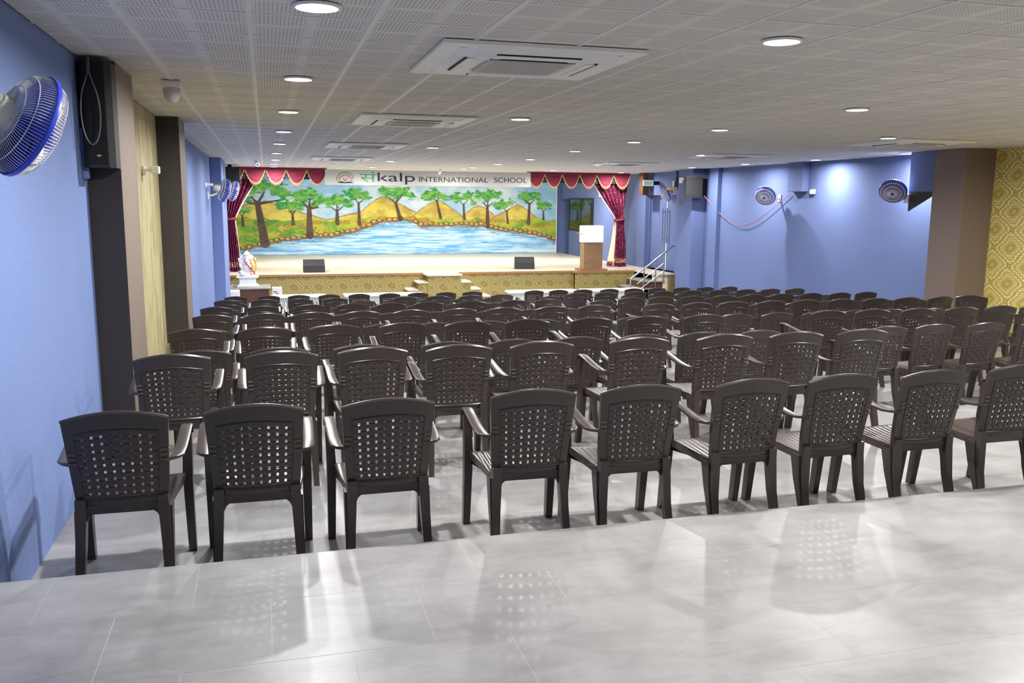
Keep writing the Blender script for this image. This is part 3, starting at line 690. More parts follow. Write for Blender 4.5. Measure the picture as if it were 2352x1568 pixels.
def valance(label, x0, x1, n, xs=None):
    t = thing('stage_valance', label, 'valance'); w = (x1-x0)/n; sm, fm = swag_mesh(w, 0.40), fringe_mesh(w, 0.40)
    MB().box(x0, x1, YC-0.17, YC-0.15, 2.60, ZC-0.004).build('header', M['velvet'], t)
    for k in range(n):
        o = link('swag', sm, t); o.location = (x0+w*(k+0.5), YC-0.17, 2.615)
        f = link('fringe', fm, o)
        if k: 
            j = MB().loft([[(-0.05, 0, 0), (0.05, 0, 0), (0.05, 0.01, 0), (-0.05, 0.01, 0)], [(-0.09, 0, -0.26), (0.09, 0, -0.26), (0.09, 0.01, -0.26), (-0.09, 0.01, -0.26)]]).build('jabot', M['ink'], t); j.location = (x0+w*k, YC-0.15, 2.6)
    return t
valance('maroon swagged valance with gold fringe, altar side of the banner', -1.08, 1.68, 5)
valance('maroon swagged valance with gold fringe, podium side of the banner', 7.5, 10.8, 6)
# ------------------------------------------------------------------ banner with lettering
bn = thing('stage_banner', 'white banner with green and black lettering over the stage', 'banner')
YB = YC-0.29
MB().bbox(1.62, 7.58, YB, YB+0.012, 2.2, 2.625, 0.003, 1).build('sheet', M['banner'], bn)
def lettering(name, body, x0, x1, z0, z1, m, shear=0.0):
    cu = bpy.data.curves.new(name, 'FONT'); cu.body = body; cu.extrude = 0.002; cu.shear = shear
    to = bpy.data.objects.new(name, cu); COL.objects.link(to)
    me = bpy.data.meshes.new_from_object(to); bpy.data.objects.remove(to)
    co = np.array([v.co for v in me.vertices])
    if len(co) == 0: return None
    lo, hi = co.min(0), co.max(0); sx, sz = (x1-x0)/(hi[0]-lo[0]), (z1-z0)/(hi[1]-lo[1])
    for v in me.vertices: v.co = (x0+(v.co.x-lo[0])*sx, YB-0.003-v.co.z, z0+(v.co.y-lo[1])*sz)
    me.materials.clear(); me.materials.append(m); o = link(name, me, bn); return o
lettering('lettering', 'INTERNATIONAL', 4.25, 6.28, 2.315, 2.455, M['darkink'])
lettering('lettering', 'SCHOOL', 6.46, 7.46, 2.325, 2.465, M['darkink'])
lettering('lettering', 'kalp', 3.07, 4.13, 2.235, 2.555, M['ink'])
lettering('lettering', '\u0938\u0902', 2.57, 3.04, 2.29, 2.575, M['green'])
lg = MB(); n = 24; cx, cz = 2.17, 2.30
def arc(r0, r1, a0, a1, m, nm, dy=0.003):
    mb = MB(); poly = []
    pts = [(a0+(a1-a0)*i/n) for i in range(n+1)]
    mb.loft([[(cx+r0*math.cos(a), YB-dy, cz+r0*math.sin(a)), (cx+r1*math.cos(a), YB-dy, cz+r1*math.sin(a)), (cx+r1*math.cos(a), YB+0.001, cz+r1*math.sin(a)), (cx+r0*math.cos(a), YB+0.001, cz+r0*math.sin(a))] for a in pts])
    mb.build(nm, m, bn)
arc(0.235, 0.262, 0.35, PI-0.1, M['green'], 'emblem_arc')
for i in range(11):
    a = PI*(i+0.5)/11; mb = MB(); r0, r1 = 0.15, 0.205
    c, s_ = math.cos(a), math.sin(a); wv = 0.012
    mb.loft([[(cx+r*c-wv*s_, y, cz+r*s_+wv*c) for r, y in ((r0, YB-0.003), (r1, YB-0.003))]+[(cx+r*c+wv*s_, y, cz+r*s_-wv*c) for r, y in ((r1, YB-0.003), (r0, YB-0.003))], [(cx+r*c-wv*s_, YB+0.001, cz+r*s_+wv*c) for r in (r0, r1)]+[(cx+r*c+wv*s_, YB+0.001, cz+r*s_-wv*c) for r in (r1, r0)]])
    mb.build('emblem_ray', M['red'], bn)
MB().prism([(1.93, 2.262), (2.05, 2.30), (2.17, 2.275), (2.29, 2.30), (2.41, 2.262), (2.17, 2.245)], 'y', YB-0.004, YB+0.001).build('emblem_book', M['ink'], bn)
MB().tube([(2.12, YB-0.003, 2.39), (2.14, YB-0.003, 2.33), (2.17, YB-0.003, 2.315), (2.20, YB-0.003, 2.33), (2.22, YB-0.003, 2.39)], 0.008, 5).build('emblem_figure', M['ink'], bn)
# ------------------------------------------------------------------ painted backdrop (colours painted per vertex on a fine sheet)
def mural():
    t = thing('painted_backdrop', 'long painted backdrop of trees, hills and blue lake on stage', 'mural')
    X0, X1, Z0, Z1, YM = -1.05, 11.0, -0.2, 2.62, 33.2
    W, H = 780, 190
    us, vs = np.meshgrid(np.linspace(0, 1, W), np.linspace(0, 1, H))
    # picture units of the painting: 735 wide, painted scene between 400 (top) and 587 (foot)
    px = 545+735*us; py = 587-(587-398.0)*vs
    rs = np.random.RandomState(5)
    def noise2(sx, sy, seed, octv=4):
        out = np.zeros_like(px); amp = 1.0; r = np.random.RandomState(seed)
        for o in range(octv):
            gw, gh = int(735/sx)+3, int(190/sy)+3; g = r.rand(gh, gw)
            x = (px-545)/sx; y = (py-398)/sy; xi = np.clip(x.astype(int), 0, gw-2); yi = np.clip(y.astype(int), 0, gh-2); fx, fy = x-xi, y-yi
            fx, fy = fx*fx*(3-2*fx), fy*fy*(3-2*fy)
            out += amp*((g[yi, xi]*(1-fx)+g[yi, xi+1]*fx)*(1-fy)+(g[yi+1, xi]*(1-fx)+g[yi+1, xi+1]*fx)*fy-0.5)
            sx, sy, amp = max(1.2, sx/2), max(1.2, sy/2), amp*0.55
        return out
    def rgb(r, g, b): return np.array(srgb(r, g, b)[:3])
    img = np.zeros(px.shape+(3,))
    def put(mask, col):
        m = np.clip(mask, 0, 1)[..., None]; img[:] = img*(1-m)+np.asarray(col)*m
    n1, n2, n3 = noise2(60, 34, 1), noise2(20, 14, 2), noise2(10, 5, 3)
    sky = rgb(150, 198, 232)*(1-np.clip(n1*1.1+n2*0.5+0.4, 0, 1))[..., None]+rgb(222, 234, 240)*np.clip(n1*1.1+n2*0.5+0.4, 0, 1)[..., None]
    img[:] = sky
    yellow = lambda nn: rgb(226, 208, 104)*np.clip(0.55+nn, 0, 1)[..., None]+rgb(190, 164, 84)*np.clip(0.45-nn, 0, 1)[..., None]
    def hill(pts):
        xs, ys = zip(*pts); top = np.interp(px, xs, ys)+n3*2; ins = (py > top) & (px >= xs[0]) & (px <= xs[-1])
        put(ins*1.0, yellow(n2*1.4)); put((np.abs(py-top) < 1.3)*((px >= xs[0]) & (px <= xs[-1]))*0.8, rgb(150, 104, 58))
    hill([(540, 470), (575, 466), (609, 458), (640, 468), (690, 486), (740, 503), (760, 512)])
    hill([(740, 503), (817, 482), (845, 456), (865, 444), (885, 452), (939, 482), (965, 500)])
    hill([(930, 500), (943, 483), (970, 463), (991, 451), (1012, 463), (1047, 490), (1062, 505)])
    hill([(1045, 500), (1060, 483), (1078, 469), (1091, 466), (1106, 472), (1130, 492), (1140, 505)])
    hill([(1120, 500), (1130, 492), (1160, 476), (1184, 461), (1205, 474), (1238, 500), (1260, 508)])
    bank_t = np.interp(px, [545, 600, 680, 760, 860, 930, 1050, 1150, 1240, 1280], [496, 500, 500, 503, 494, 496, 500, 502, 499, 500])+n2*9
    put((py > bank_t)*1.0, (rgb(120, 172, 70)*np.clip(0.55+n2*1.6, 0, 1)[..., None]+rgb(196, 186, 74)*np.clip(0.45-n2*1.6, 0, 1)[..., None]))
    put((py > bank_t)*(n1+n3*0.6 > 0.22)*0.75, rgb(70, 142, 66))
    put((py > bank_t+6)*(np.abs(n1*1.3+n2*0.4-0.02) < 0.035)*0.6, rgb(140, 102, 56))
    shore = np.interp(px, [545, 590, 620, 650, 700, 752, 787, 830, 852, 874, 917, 939, 954, 1030, 1095, 1138, 1204, 1247, 1280], [575, 566, 560, 552, 544, 541, 534, 521, 508, 504, 504, 508, 517, 515, 517, 528, 534, 543, 556])+n3*3
    wt = noise2(40, 3, 9); water = rgb(108, 178, 232)*np.clip(0.5-wt, 0, 1)[..., None]+rgb(206, 232, 244)*np.clip(0.5+wt*1.2, 0, 1)[..., None]
    put((py > shore)*1.0, water); put((np.abs(py-shore-2) < 2.2)*0.6, rgb(96, 104, 92))
    put(((py > shore+2) & (py < shore+11))*np.clip(0.5+n3*1.4, 0, 1)*0.6, rgb(120, 128, 128))
    sx = np.linspace(548, 1276, 62)
    for i, x in enumerate(sx):
        y = float(np.interp(x, px[0], shore[0]))
        y = float(np.interp(x, [545, 590, 620, 650, 700, 752, 787, 830, 852, 874, 917, 939, 954, 1030, 1095, 1138, 1204, 1247, 1280], [575, 566, 560, 552, 544, 541, 534, 521, 508, 504, 504, 508, 517, 515, 517, 528, 534, 543, 556]))-rs.uniform(1, 6)
        a, b = rs.uniform(6, 10), rs.uniform(4, 6.5); d = ((px-x)/a)**2+((py-y)/b)**2
        put((d < 1)*1.0, rgb(88, 64, 42)); put((d < 0.62)*1.0, rgb(*(164+rs.randint(-26, 26), 128+rs.randint(-14, 14), 58+rs.randint(0, 50))))
        put((((px-x+2)/a)**2+((py-y+1.5)/b)**2 < 0.16)*0.7, rgb(228, 202, 120))
    for i in range(46):
        x = rs.uniform(550, 1275); y = float(np.interp(x, [545, 700, 860, 1000, 1280], [515, 508, 497, 500, 506]))+rs.uniform(-2, 14); 
        if y > np.interp(x, px[0], shore[0]) - 6: continue
        a, b = rs.uniform(6, 11), rs.uniform(3, 5); d = ((px-x)/a)**2+((py-y)/b)**2
        put((d < 1)*0.8, rgb(128, 88, 48)); put((d < 0.6)*0.8, rgb(196, 164, 76))
    def seg(x0, y0, x1, y1, w0, w1, col):
        dx, dy = x1-x0, y1-y0; L = dx*dx+dy*dy; tt = np.clip(((px-x0)*dx+(py-y0)*dy)/L, 0, 1)
        d = np.hypot(px-(x0+dx*tt), py-(y0+dy*tt)); put(np.clip((w0+(w1-w0)*tt-d)*1.6+0.5, 0, 1), col)
    trees = [((604.8, 560), (592, 463), 16, [(579, 447), (607, 436), (636, 456), (570, 462)], [(583, 428, 20), (631, 428, 19), (607, 422, 16), (648, 437, 15), (642, 464, 14), (566, 455, 13)]),
        ((560, 517), (559, 493), 5, [(552, 484), (566, 482)], [(568, 477, 12), (556, 482, 9)]), ((666.6, 512), (665.5, 489), 6, [(658, 478), (674, 478)], [(665, 466, 17), (650, 468, 12), (682, 472, 11)]),
        ((702, 541), (702, 474), 13, [(687, 458), (716, 458), (704, 450), (722, 472)], [(685, 445, 18), (707, 440, 16), (726, 456, 17), (712, 466, 9), (676, 454, 10)]),
        ((763, 511), (763, 479), 8, [(748, 470), (776, 470), (763, 466)], [(765, 456, 17), (745, 460, 13), (785, 464, 13)]), ((812, 513), (811, 461), 6.5, [(801, 448), (822, 452)], [(804, 438, 16), (824, 443, 14), (792, 436, 10)]),
        ((905, 501), (895, 460), 8, [(880, 446), (900, 444), (910, 440)], [(895, 435, 18), (918, 434, 16), (873, 432, 14), (930, 442, 10)]), ((998.7, 497), (990, 455), 6, [(982, 447), (995, 446)], [(984, 439, 19), (1004, 444, 13), (964, 444, 12)]),
        ((1055, 500), (1053, 462), 5.5, [(1044, 455), (1063, 452)], [(1039, 446, 14), (1062, 443, 14), (1075, 455, 10)]), ((1111, 518), (1110, 467), 8.5, [(1098, 456), (1112, 450), (1124, 458)], [(1117, 440, 20), (1090, 442, 15), (1132, 438, 12), (1082, 458, 9)]),
        ((1160, 509), (1157, 478), 5, [(1150, 472), (1165, 472)], [(1150, 462, 14), (1166, 458, 12), (1136, 462, 9)]), ((1211, 510), (1213, 461), 7, [(1203, 451), (1224, 450)], [(1203, 441, 16), (1224, 441, 15), (1236, 455, 9)]),
        ((1248, 500), (1248, 478), 4.5, [(1240, 470), (1256, 470)], [(1244, 464, 14), (1258, 464, 11)])]
    for (bx, by), (tx, ty), w, br, blobs in trees:
        tr = rgb(104, 88, 76)*(0.85+0.5*np.clip(n3, -0.4, 0.4))[..., None]
        for cx, cy, r in blobs:
            d = np.hypot((px-cx)/1.25, py-cy)/r+n3*0.75+n2*0.35
            put(np.clip((0.92-d)*5, 0, 1), rgb(134, 196, 84)*np.clip(0.6+n3*1.5, 0, 1)[..., None]+rgb(58, 152, 96)*np.clip(0.4-n3*1.5, 0, 1)[..., None])
        seg(bx, by, tx, ty, w*0.62, w*0.38, tr); seg(bx, by, bx, by-3, w*0.66, w*0.5, tr)
        for qx, qy in br: seg(tx, ty+2, qx, qy, w*0.22, w*0.08+0.5, tr)
        for cx, cy, r in blobs:
            for k in range(int(r*0.5)):
                a, q = rs.uniform(0, 2*PI), rs.uniform(0.2, 0.9); x, y = cx+1.2*r*q*math.cos(a), cy+r*q*math.sin(a); put(np.clip(2.2-np.hypot(px-x, py-y), 0, 1)*0.7, rgb(38, 130, 104) if k % 2 else rgb(150, 206, 90))
    verts = np.stack([X0+(X1-X0)*us, np.full_like(us, YM), Z0+(Z1-Z0)*vs], -1).reshape(-1, 3)
    idx = np.arange(W*H).reshape(H, W); q = np.stack([idx[:-1, :-1], idx[:-1, 1:], idx[1:, 1:], idx[1:, :-1]], -1).reshape(-1, 4)
    me = bpy.data.meshes.new('painting'); me.vertices.add(len(verts)); me.vertices.foreach_set('co', verts.ravel()); me.loops.add(q.size); me.loops.foreach_set('vertex_index', q.ravel().astype(np.int32))
    me.polygons.add(len(q)); me.polygons.foreach_set('loop_start', np.arange(0, q.size, 4, dtype=np.int32)); me.update(calc_edges=True)
    at = me.color_attributes.new('paint', 'FLOAT_COLOR', 'POINT'); at.data.foreach_set('color', np.concatenate([np.clip(img, 0, 1).reshape(-1, 3), np.ones((W*H, 1))], 1).ravel().astype(np.float32))
    m = NT('backdrop_paint'); a = m.n('ShaderNodeAttribute', attribute_name='paint'); m.color(a.outputs['Color']); m.set(Roughness=0.75, Specular_IOR_Level=0.2); me.materials.append(m.m)
    link('painting', me, t)
    MB().box(X0-0.01, X1+0.01, YM+0.002, YM+0.03, Z0, Z1).build('board', M['lining'], t)
    MB().box(X1, X1+0.03, YM-0.02, YM+0.03, Z0, Z1).build('edge_strip', M['white'], t)
mural()

# ------------------------------------------------------------------ wall fans
def fan(c, axis, R, mount, label, spokes=48, blades_rot=0.3):
    """c centre of the cage ring, axis where it blows, mount point on the wall"""
    t = thing('wall_fan', label, 'fan', c, 0, 'blue wall fans')
    ax = Vector(axis).normalized(); q = Vector((0, 0, 1)).rotation_difference(ax)
    L = lambda x, y, z: q @ Vector((x, y, z))
    MB().lathe([(R*0.99, -0.010), (R*1.02, -0.009), (R*1.028, 0), (R*1.02, 0.009), (R*0.99, 0.010), (R*0.985, 0)], (0, 0, 0), 48, ax).build('cage_band', M['fanblue'], t, 40)
    for nm, sgn, dep, r0 in (('front_cage', 1, 0.085, 0.16), ('rear_cage', -1, 0.10, 0.26)):
        mb = MB(); wr = 0.0016 if spokes > 60 else 0.0045
        for k in range(spokes):
            a = 2*PI*k/spokes; pts = []
            for s in (0, 0.2, 0.45, 0.7, 0.88, 1.0):
                r = lerp(r0*R, R, s); z = sgn*dep*math.sqrt(max(0, 1-(max(0, (r/R-0.25)/0.75))**2.6)); pts.append(L(r*math.cos(a), r*math.sin(a), z))
            mb.tube(pts, wr, 3)
        for rr in (r0, 0.62, 0.86):
            z = sgn*dep*math.sqrt(max(0, 1-(max(0, (rr-0.25)/0.75))**2.6)); mb.tube([L(rr*R*math.cos(2*PI*i/36), rr*R*math.sin(2*PI*i/36), z) for i in range(36)], wr*1.5, 4, True)
        mb.build(nm, M['wire'], t, 60)
    MB().lathe([(0.0005, 0.088), (R*0.15, 0.088), (R*0.17, 0.078), (R*0.17, 0.07), (0.0005, 0.07)], (0, 0, 0), 24, ax).build('badge', M['fanblue'], t, 40)
    bm_ = None
    for k in range(3):
        mb = MB(); secs = []; 
        for i in range(9):
            s = i/8; r = lerp(0.14*R, 0.88*R, s); half = lerp(0.28, 0.72, min(1, s*1.5))*(1-0.35*max(0, s-0.75)/0.25); base = blades_rot+2*PI*k/3
            row = []
            for u in np.linspace(-1, 1, 7):
                a = base+half*u; row.append(L(r*math.cos(a), r*math.sin(a), 0.022*u*(0.5+0.5*s)+0.0))
            secs.append(row+[p+L(0, 0, 0.003) for p in reversed(row)])
        mb.loft(secs); mb.build('blade', M['fanblue'], t, 60)
    MB().lathe([(0.0005, 0.04), (0.14*R, 0.035), (0.17*R, 0.0), (0.17*R, -0.05), (0.0005, -0.05)], (0, 0, 0), 20, ax).build('hub', M['fanblue'], t, 40)
    MB().lathe([(0.0005, -0.06), (R*0.24, -0.065), (R*0.33, -0.085), (R*0.33, -0.14), (R*0.29, -0.20), (R*0.17, -0.235), (0.0005, -0.24)], (0, 0, 0), 28, ax).build('motor_housing', M['cream'], t, 40)
    mt = Vector(mount)-Vector(c); bk = L(0, 0, -0.16)
    dn = bk+Vector((0, 0, -R*0.42))
    MB().tube([bk, lerp(bk, dn, 0.6), dn, lerp(dn, mt, 0.5)+Vector((0, 0, -0.02)), mt], [0.022, 0.022, 0.02, 0.02, 0.024], 8).build('arm', M['cream'], t, 50)
    wall_x = -1 if mount[0] < 5 else 1
    MB().bbox(mt.x-(0.0 if wall_x < 0 else 0.03), mt.x+(0.03 if wall_x < 0 else 0.0), mt.y-0.05, mt.y+0.05, mt.z-0.08, mt.z+0.08, 0.008, 1).build('wall_plate', M['white_gloss'], t)
    return t
fan((-0.955, 4.22, 2.075), (0.72, 0.52, -0.42), 0.225, (XL, 3.86, 1.95), 'large foreground wall fan with blue blades, cut by the picture edge', 96)
fan((-0.80, 19.2, 1.955), (0.86, 0.30, -0.25), 0.24, (XL, 18.9, 1.85), 'wall fan nearer the viewer of the pair by the left curtain', 30)
fan((-0.70, 21.6, 1.96), (0.9, 0.2, -0.3), 0.24, (-0.896, 21.4, 1.8), 'wall fan farther from the viewer, of the pair by the left curtain', 30)
fan((10.72, 17.6, 1.945), (-0.60, -0.52, -0.52), 0.235, (XR, 17.75, 1.9), 'blue and white wall fan midway along the far blue wall', 36)
fan((10.40, 13.02, 2.0), (-0.56, -0.56, -0.50), 0.225, (10.62, 12.93, 1.88), 'blue and white wall fan beside the wide brown pillar', 36)
fan((10.72, 22.72, 2.0), (-0.8, -0.1, -0.4), 0.21, (10.96, 22.7, 2.3), 'dim wall fan next to the blue double door', 24)

# ------------------------------------------------------------------ loudspeakers and wall fittings
t = thing('column_loudspeaker', 'tall black column loudspeaker on the nearest brown pillar', 'speaker', (-1.0, 6.2, 1.97))
MB().prism([(-0.105, 0.2), (0.085, 0.2), (0.085, 0.03), (0.05, 0.0), (-0.07, 0.0), (-0.105, 0.03)], 'z', 0.0, 0.66).build('cabinet', M['speaker'], t)
MB().bbox(-0.065, 0.048, -0.006, 0.006, 0.02, 0.645, 0.003, 1).build('grille', M['mesh'], t)
MB().prism([(-0.025, 0.075), (-0.008, 0.083), (0.009, 0.075), (-0.008, 0.067)], 'y', -0.009, -0.005).build('badge', M['gold'], t)
MB().bbox(-0.04, 0.03, 0.2, 0.222, 0.25, 0.45, 0.004, 1).build('bracket', M['black'], t)
cb = [(-1.03+0.055*math.sin(a), 6.12-0.01*math.cos(a), 2.3+0.19*math.cos(a)) for a in np.linspace(0.25, 2*PI-0.25, 28)]
tag(MB().tube([(-1.03, 6.16, 2.64), (-1.025, 6.13, 2.54)]+cb[2:-2]+[(-1.036, 6.13, 2.54), (-1.04, 6.18, 2.645)], 0.0045, 6).build('speaker_cable', M['greycable'], None, 60), 'thin grey cable looping beside the tall column loudspeaker', 'cable')
tag(MB().bbox(XL, XL+0.035, 6.26, 6.33, 1.9, 2.22, 0.006, 1).build('conduit_cover', M['blue']), 'pale blue conduit cover beside the tall column loudspeaker', 'conduit')
t = thing('box_loudspeaker', 'black box loudspeaker on the blue pillar near the door', 'speaker', (10.72, 21.2, 1.91))
MB().prism([(-0.24, -0.2), (0.2, -0.26), (0.3, 0.06), (-0.14, 0.1)], 'z', 0, 0.55).build('cabinet', M['speaker'], t)
MB().add([(-0.25, -0.206, 0.03), (0.19, -0.266, 0.03), (0.19, -0.266, 0.52), (-0.25, -0.206, 0.52), (-0.248, -0.197, 0.03), (0.192, -0.257, 0.03), (0.192, -0.257, 0.52), (-0.248, -0.197, 0.52)], [(0, 1, 2, 3), (7, 6, 5, 4), (0, 4, 5, 1), (1, 5, 6, 2), (2, 6, 7, 3), (3, 7, 4, 0)]).build('grille', M['mesh'], t)
MB().bbox(0.1, 0.46, 0.0, 0.05, 0.05, 0.5, 0.005, 1).build('wall_bracket', M['black'], t)
pts = [(10.98, 20.95, 1.96)]+[(11.13, lerp(20.6, 17.8, i/14), 1.62-0.42*math.sin(PI*i/14)+0.12*i/14) for i in range(15)]+[(11.15, 17.3, 1.98)]
tag(MB().tube(pts, 0.008, 6).build('hanging_cable', M['redcable'], None, 60), 'red-brown cable sagging across the blue wall to the fan', 'cable')
pts = [(10.62, 21.5, 2.05), (10.7, 21.7, 1.85), (10.75, 21.95, 1.72), (10.75, 22.2, 1.8), (10.75, 22.3, 2.0)]
tag(MB().tube(pts, 0.007, 6).build('hanging_cable', M['redcable'], None, 60), 'short drooping cable between the box loudspeaker and wooden plank', 'cable')
t = thing('side_loudspeaker', 'dark grey loudspeaker box under the ceiling beside the left curtain', 'speaker', (-0.86, 24.2, 2.18))
MB().bbox(-0.255, 0.25, -0.2, 0.2, 0, 0.42, 0.012, 1).build('cabinet', M['speaker'], t); MB().bbox(-0.22, 0.22, -0.21, -0.19, 0.04, 0.38, 0.006, 1).build('grille', M['mesh'], t)
MB().bbox(-0.05, 0.05, -0.05, 0.05, 0.42, ZC-2.18, 0.004, 1).build('hanger', M['black'], t)
# dome and bullet cameras
t = thing('dome_camera', 'white dome camera on the ceiling before the nearest pillar', 'camera', (-0.655, 7.3, ZC))
MB().bbox(-0.07, 0.07, -0.06, 0.06, -0.055, -0.002, 0.012, 2).build('mount', M['white_gloss'], t)
MB().lathe([(0.062, -0.055), (0.064, -0.075), (0.06, -0.11), (0.048, -0.14), (0.028, -0.16), (0.0005, -0.168)], (0, 0, 0), 24).build('dome', M['acgrey'], t, 60)
def bullet(x, y, z, d, label):
    t = thing('bullet_camera', label, 'camera', (x, y, z)); a = Vector(d).normalized()
    MB().lathe([(0.04, 0.0), (0.04, -0.015), (0.012, -0.02), (0.012, -0.05)], (0, 0, 0), 16).build('mount', M['white_gloss'], t, 40)
    MB().lathe([(0.0005, -0.08), (0.036, -0.08), (0.038, 0.07), (0.042, 0.09), (0.03, 0.092), (0.0005, 0.085)], (0, 0, -0.07), 18, a).build('body', M['white_gloss'], t, 40)
    MB().lathe([(0.0005, 0.0), (0.026, 0.0), (0.02, 0.012), (0.0005, 0.014)], tuple(a*0.086+Vector((0, 0, -0.07))), 14, a).build('lens', M['black'], t, 40)
bullet(10.95, 12.1, ZC-0.005, (-0.7, -0.6, -0.3), 'white bullet camera above the wide brown pillar')
bullet(10.75, 12.75, ZC-0.005, (-0.7, 0.6, -0.3), 'white bullet camera at the corner of the boxed duct')
bullet(-0.16, 20.9, ZC-0.005, (0.2, -0.9, -0.4), 'small ceiling camera in front of the left curtain')
bullet(4.72, 24.6, ZC-0.005, (0, 0.9, -0.4), 'small white ceiling camera in front of the banner lettering')
def wall_cam():
    t = thing('wall_camera', 'small white camera bracket on the streaked gold strip', 'camera', (XL+0.006, 9.14, 2.04))
    MB().bbox(0, 0.03, -0.04, 0.04, -0.04, 0.04, 0.006, 1).build('mount', M['white_gloss'], t); MB().tube([(0.02, 0, 0), (0.09, -0.02, 0.01)], 0.012, 8).build('arm', M['white_gloss'], t)
    MB().bbox(0.08, 0.16, -0.06, 0.02, -0.03, 0.045, 0.01, 1).build('body', M['white_gloss'], t)
wall_cam()
t = thing('wall_bracket_lamp', 'small white spot bracket on the blue wall before the fans', 'bracket', (XL, 18.2, 2.05))
MB().bbox(0, 0.04, -0.05, 0.05, -0.05, 0.05, 0.006, 1).build('plate', M['white_gloss'], t); MB().tube([(0.03, 0, 0), (0.16, 0, 0.0)], 0.03, 10).build('head', M['white_gloss'], t, 40)
def plate(x, y0, y1, z0, z1, m, name, label, cat): return tag(MB().bbox(x-0.06, x, y0, y1, z0, z1, 0.01, 1).build(name, m), label, cat)
plate(XR, 28.6, 28.95, 1.95, 2.3, M['white_gloss'], 'wall_unit', 'small white unit on the stage wall above the dark window', 'wall unit')
plate(10.79, 21.75, 21.95, 2.3, 2.45, M['white_gloss'], 'junction_box', 'white junction box on the blue pillar near the door', 'junction box')
plate(XR, 16.42, 16.56, 1.98, 2.08, M['white_gloss'], 'junction_box', 'white junction box below the slim blue duct', 'junction box')
ex = thing('exit_sign', 'small pale green exit sign above the blue double door', 'sign', (XR-0.35, 24.2, 2.26))
MB().bbox(-0.16, 0.16, -0.02, 0.02, 0, 0.17, 0.008, 1).build('panel', M['exit'], ex); MB().bbox(0.16, 0.35, -0.02, 0.02, 0.03, 0.14, 0.006, 1).build('bracket', M['black'], ex)
cu = bpy.data.curves.new('lettering', 'FONT'); cu.body = 'EXIT'; cu.extrude = 0.002; to = bpy.data.objects.new('lettering', cu); COL.objects.link(to)
me = bpy.data.meshes.new_from_object(to); bpy.data.objects.remove(to); co = np.array([v.co for v in me.vertices]); lo, hi = co.min(0), co.max(0)
for v in me.vertices: v.co = (-0.12+(v.co.x-lo[0])/(hi[0]-lo[0])*0.24, -0.021-v.co.z, 0.04+(v.co.y-lo[1])/(hi[1]-lo[1])*0.09)
me.materials.clear(); me.materials.append(M['green']); link('lettering', me, ex)

# ------------------------------------------------------------------ altar, statue, benches before the stage
t = thing('altar_table', 'low dark wooden altar table with grey granite top', 'table', (-0.45, 23.2, -1.0))
MB().bbox(-0.66, 0.5, -0.42, 0.55, 0.56, 0.60, 0.006, 1).build('top', M['granite'], t)
MB().bbox(-0.62, 0.46, -0.38, 0.5, 0.0, 0.56, 0.006, 1).build('body', M['darkwood'], t)
t = thing('statue_pedestal', 'white moulded pedestal under the garlanded statue', 'pedestal', (-0.5, 23.2, -0.4))
MB().bbox(-0.26, 0.26, -0.22, 0.22, 0, 0.045, 0.01, 1).build('plinth', M['marble'], t)
MB().loft([[(-r, -r*0.85, z), (r, -r*0.85, z), (r, r*0.85, z), (-r, r*0.85, z)] for r, z in ((0.235, 0.045), (0.21, 0.07), (0.20, 0.085), (0.20, 0.20), (0.21, 0.215), (0.245, 0.235))]).build('shaft', M['marble'], t)
MB().bbox(-0.27, 0.27, -0.23, 0.23, 0.235, 0.262, 0.008, 1).build('cap', M['marble'], t)
s = thing('seated_statue', 'white seated statue with orange and red flower garlands', 'statue', (-0.5, 23.2, -0.137))
bd = MB()
bd.lathe([(0.17, 0.0), (0.18, 0.04), (0.165, 0.07), (0.12, 0.09)], (0, 0, 0), 20)                       # seat cushion
bd.sphere((0, -0.02, 0.2), 0.125, 18, 12, (1.0, 0.85, 1.05))                                             # belly
bd.sphere((0, 0, 0.33), 0.10, 16, 10, (1.1, 0.75, 0.8))                                                  # chest
for sg in (-1, 1):
    bd.tube([(sg*0.06, -0.03, 0.11), (sg*0.17, -0.09, 0.10), (sg*0.13, -0.15, 0.08), (sg*0.02, -0.14, 0.07)], [0.06, 0.055, 0.045, 0.03], 10)
    bd.tube([(sg*0.1, 0, 0.36), (sg*0.17, -0.03, 0.28), (sg*0.16, -0.1, 0.24)], [0.04, 0.034, 0.026], 8)
    bd.tube([(sg*0.09, 0.02, 0.37), (sg*0.19, 0.02, 0.36), (sg*0.2, -0.02, 0.45)], [0.038, 0.032, 0.024], 8)
bd.build('body', M['marble'], s, 70)
hd = MB(); hd.sphere((0, -0.02, 0.47), 0.085, 16, 12, (1, 0.9, 1)); hd.tube([(0, -0.09, 0.47), (-0.015, -0.12, 0.40), (-0.04, -0.11, 0.33), (-0.08, -0.10, 0.31)], [0.034, 0.03, 0.022, 0.016], 8)
for sg in (-1, 1): hd.sphere((sg*0.105, 0.0, 0.475), 0.06, 12, 8, (0.9, 0.25, 1.1))
hd.build('head', M['marble'], s, 70)
MB().lathe([(0.088, 0.52), (0.095, 0.545), (0.07, 0.57), (0.05, 0.60), (0.03, 0.625), (0.0005, 0.645)], (0, -0.01, 0), 18).build('crown', M['lining'], s, 60)
def beads(name, pts, m, r):
    mb = MB(); pts = [Vector(p) for p in pts]
    for i in range(len(pts)-1):
        k = max(1, int((pts[i+1]-pts[i]).length/(r*1.5)))
        for j in range(k):
            c = lerp(pts[i], pts[i+1], j/k); mb.sphere(tuple(c), r, 7, 5)
    mb.build(name, m, s, 70)
beads('garland', [(0.09, -0.09, 0.38), (0.13, -0.13, 0.27), (0.12, -0.16, 0.16), (0.10, -0.18, 0.08), (0.07, -0.2, 0.02)], M['orange'], 0.03)
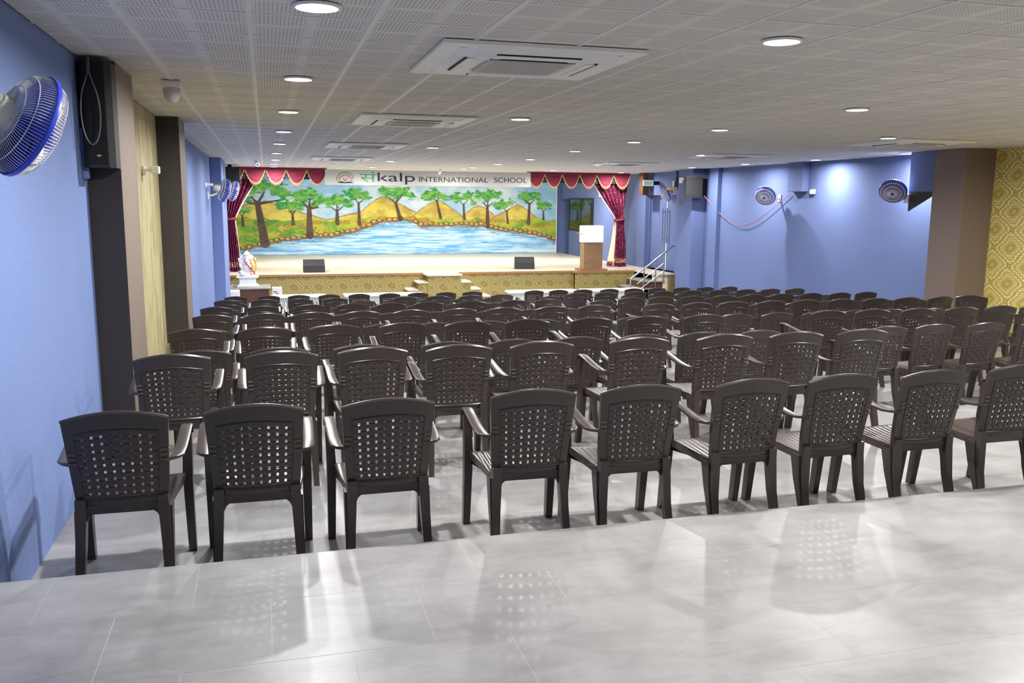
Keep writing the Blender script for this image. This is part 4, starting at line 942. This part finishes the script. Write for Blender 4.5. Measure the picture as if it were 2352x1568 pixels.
beads('garland', [(-0.05, -0.11, 0.39), (0.0, -0.15, 0.30), (0.07, -0.17, 0.22), (0.16, -0.15, 0.12), (0.16, -0.17, 0.03)], M['flower_red'], 0.025)
beads('garland', [(0.16, 0.0, 0.46), (0.2, -0.03, 0.36), (0.21, -0.06, 0.24), (0.19, -0.12, 0.12)], M['orange'], 0.024)
t = thing('white_carton', 'small white box with faint print beside the altar table', 'box', (0.205, 23.1, -0.42))
tag(t, 'small white box with faint print beside the altar table', 'box')
MB().bbox(-0.125, 0.125, -0.12, 0.12, -0.58, 0.0, 0.01, 1).build('body', M['white'], t); MB().box(-0.09, 0.0, -0.122, -0.119, -0.12, -0.09).box(-0.05, 0.05, -0.122, -0.119, -0.16, -0.14).build('print', M['greycable'], t)
tag(MB().bbox(-1.09, -0.69, 22.38, 22.74, -1.0, -0.43, 0.015, 1).build('white_cabinet', M['white']), 'low white cabinet in front of the altar table', 'cabinet')
def bench(x0, x1, label):
    t = thing('long_white_bench', label, 'bench', ((x0+x1)/2, 21.9, -1.0), 0, 'long white benches before the stage'); h = (x1-x0)/2
    MB().bbox(-h, h, -0.24, 0.24, 0.44, 0.49, 0.012, 2).build('top', M['white_gloss'], t)
    MB().bbox(-h+0.05, h-0.05, -0.2, 0.2, 0.0, 0.44, 0.01, 1).build('body', M['acgrey'], t)
bench(0.05, 1.35, 'long low white bench beside the altar end of the stage'); bench(1.78, 3.75, 'long low white bench between altar and middle stage steps')
bench(5.95, 7.85, 'long low white bench between middle steps and podium'); bench(8.0, 9.7, 'long low white bench below the podium')

# ------------------------------------------------------------------ put every thing's Empty at its base
for r in [o for o in bpy.data.objects if o.type == 'EMPTY' and o.parent is None and o.location.length < 1e-6 and o.rotation_euler.z == 0]:
    kids = [o for o in bpy.data.objects if o.parent == r]
    pts = [Vector(c)+k.location for k in kids if k.type == 'MESH' for c in k.bound_box]
    if not pts: continue
    lo = Vector([min(p[i] for p in pts) for i in range(3)]); hi = Vector([max(p[i] for p in pts) for i in range(3)])
    base = Vector(((lo.x+hi.x)/2, (lo.y+hi.y)/2, lo.z)); r.location = base
    for k in kids: k.location = k.location-base
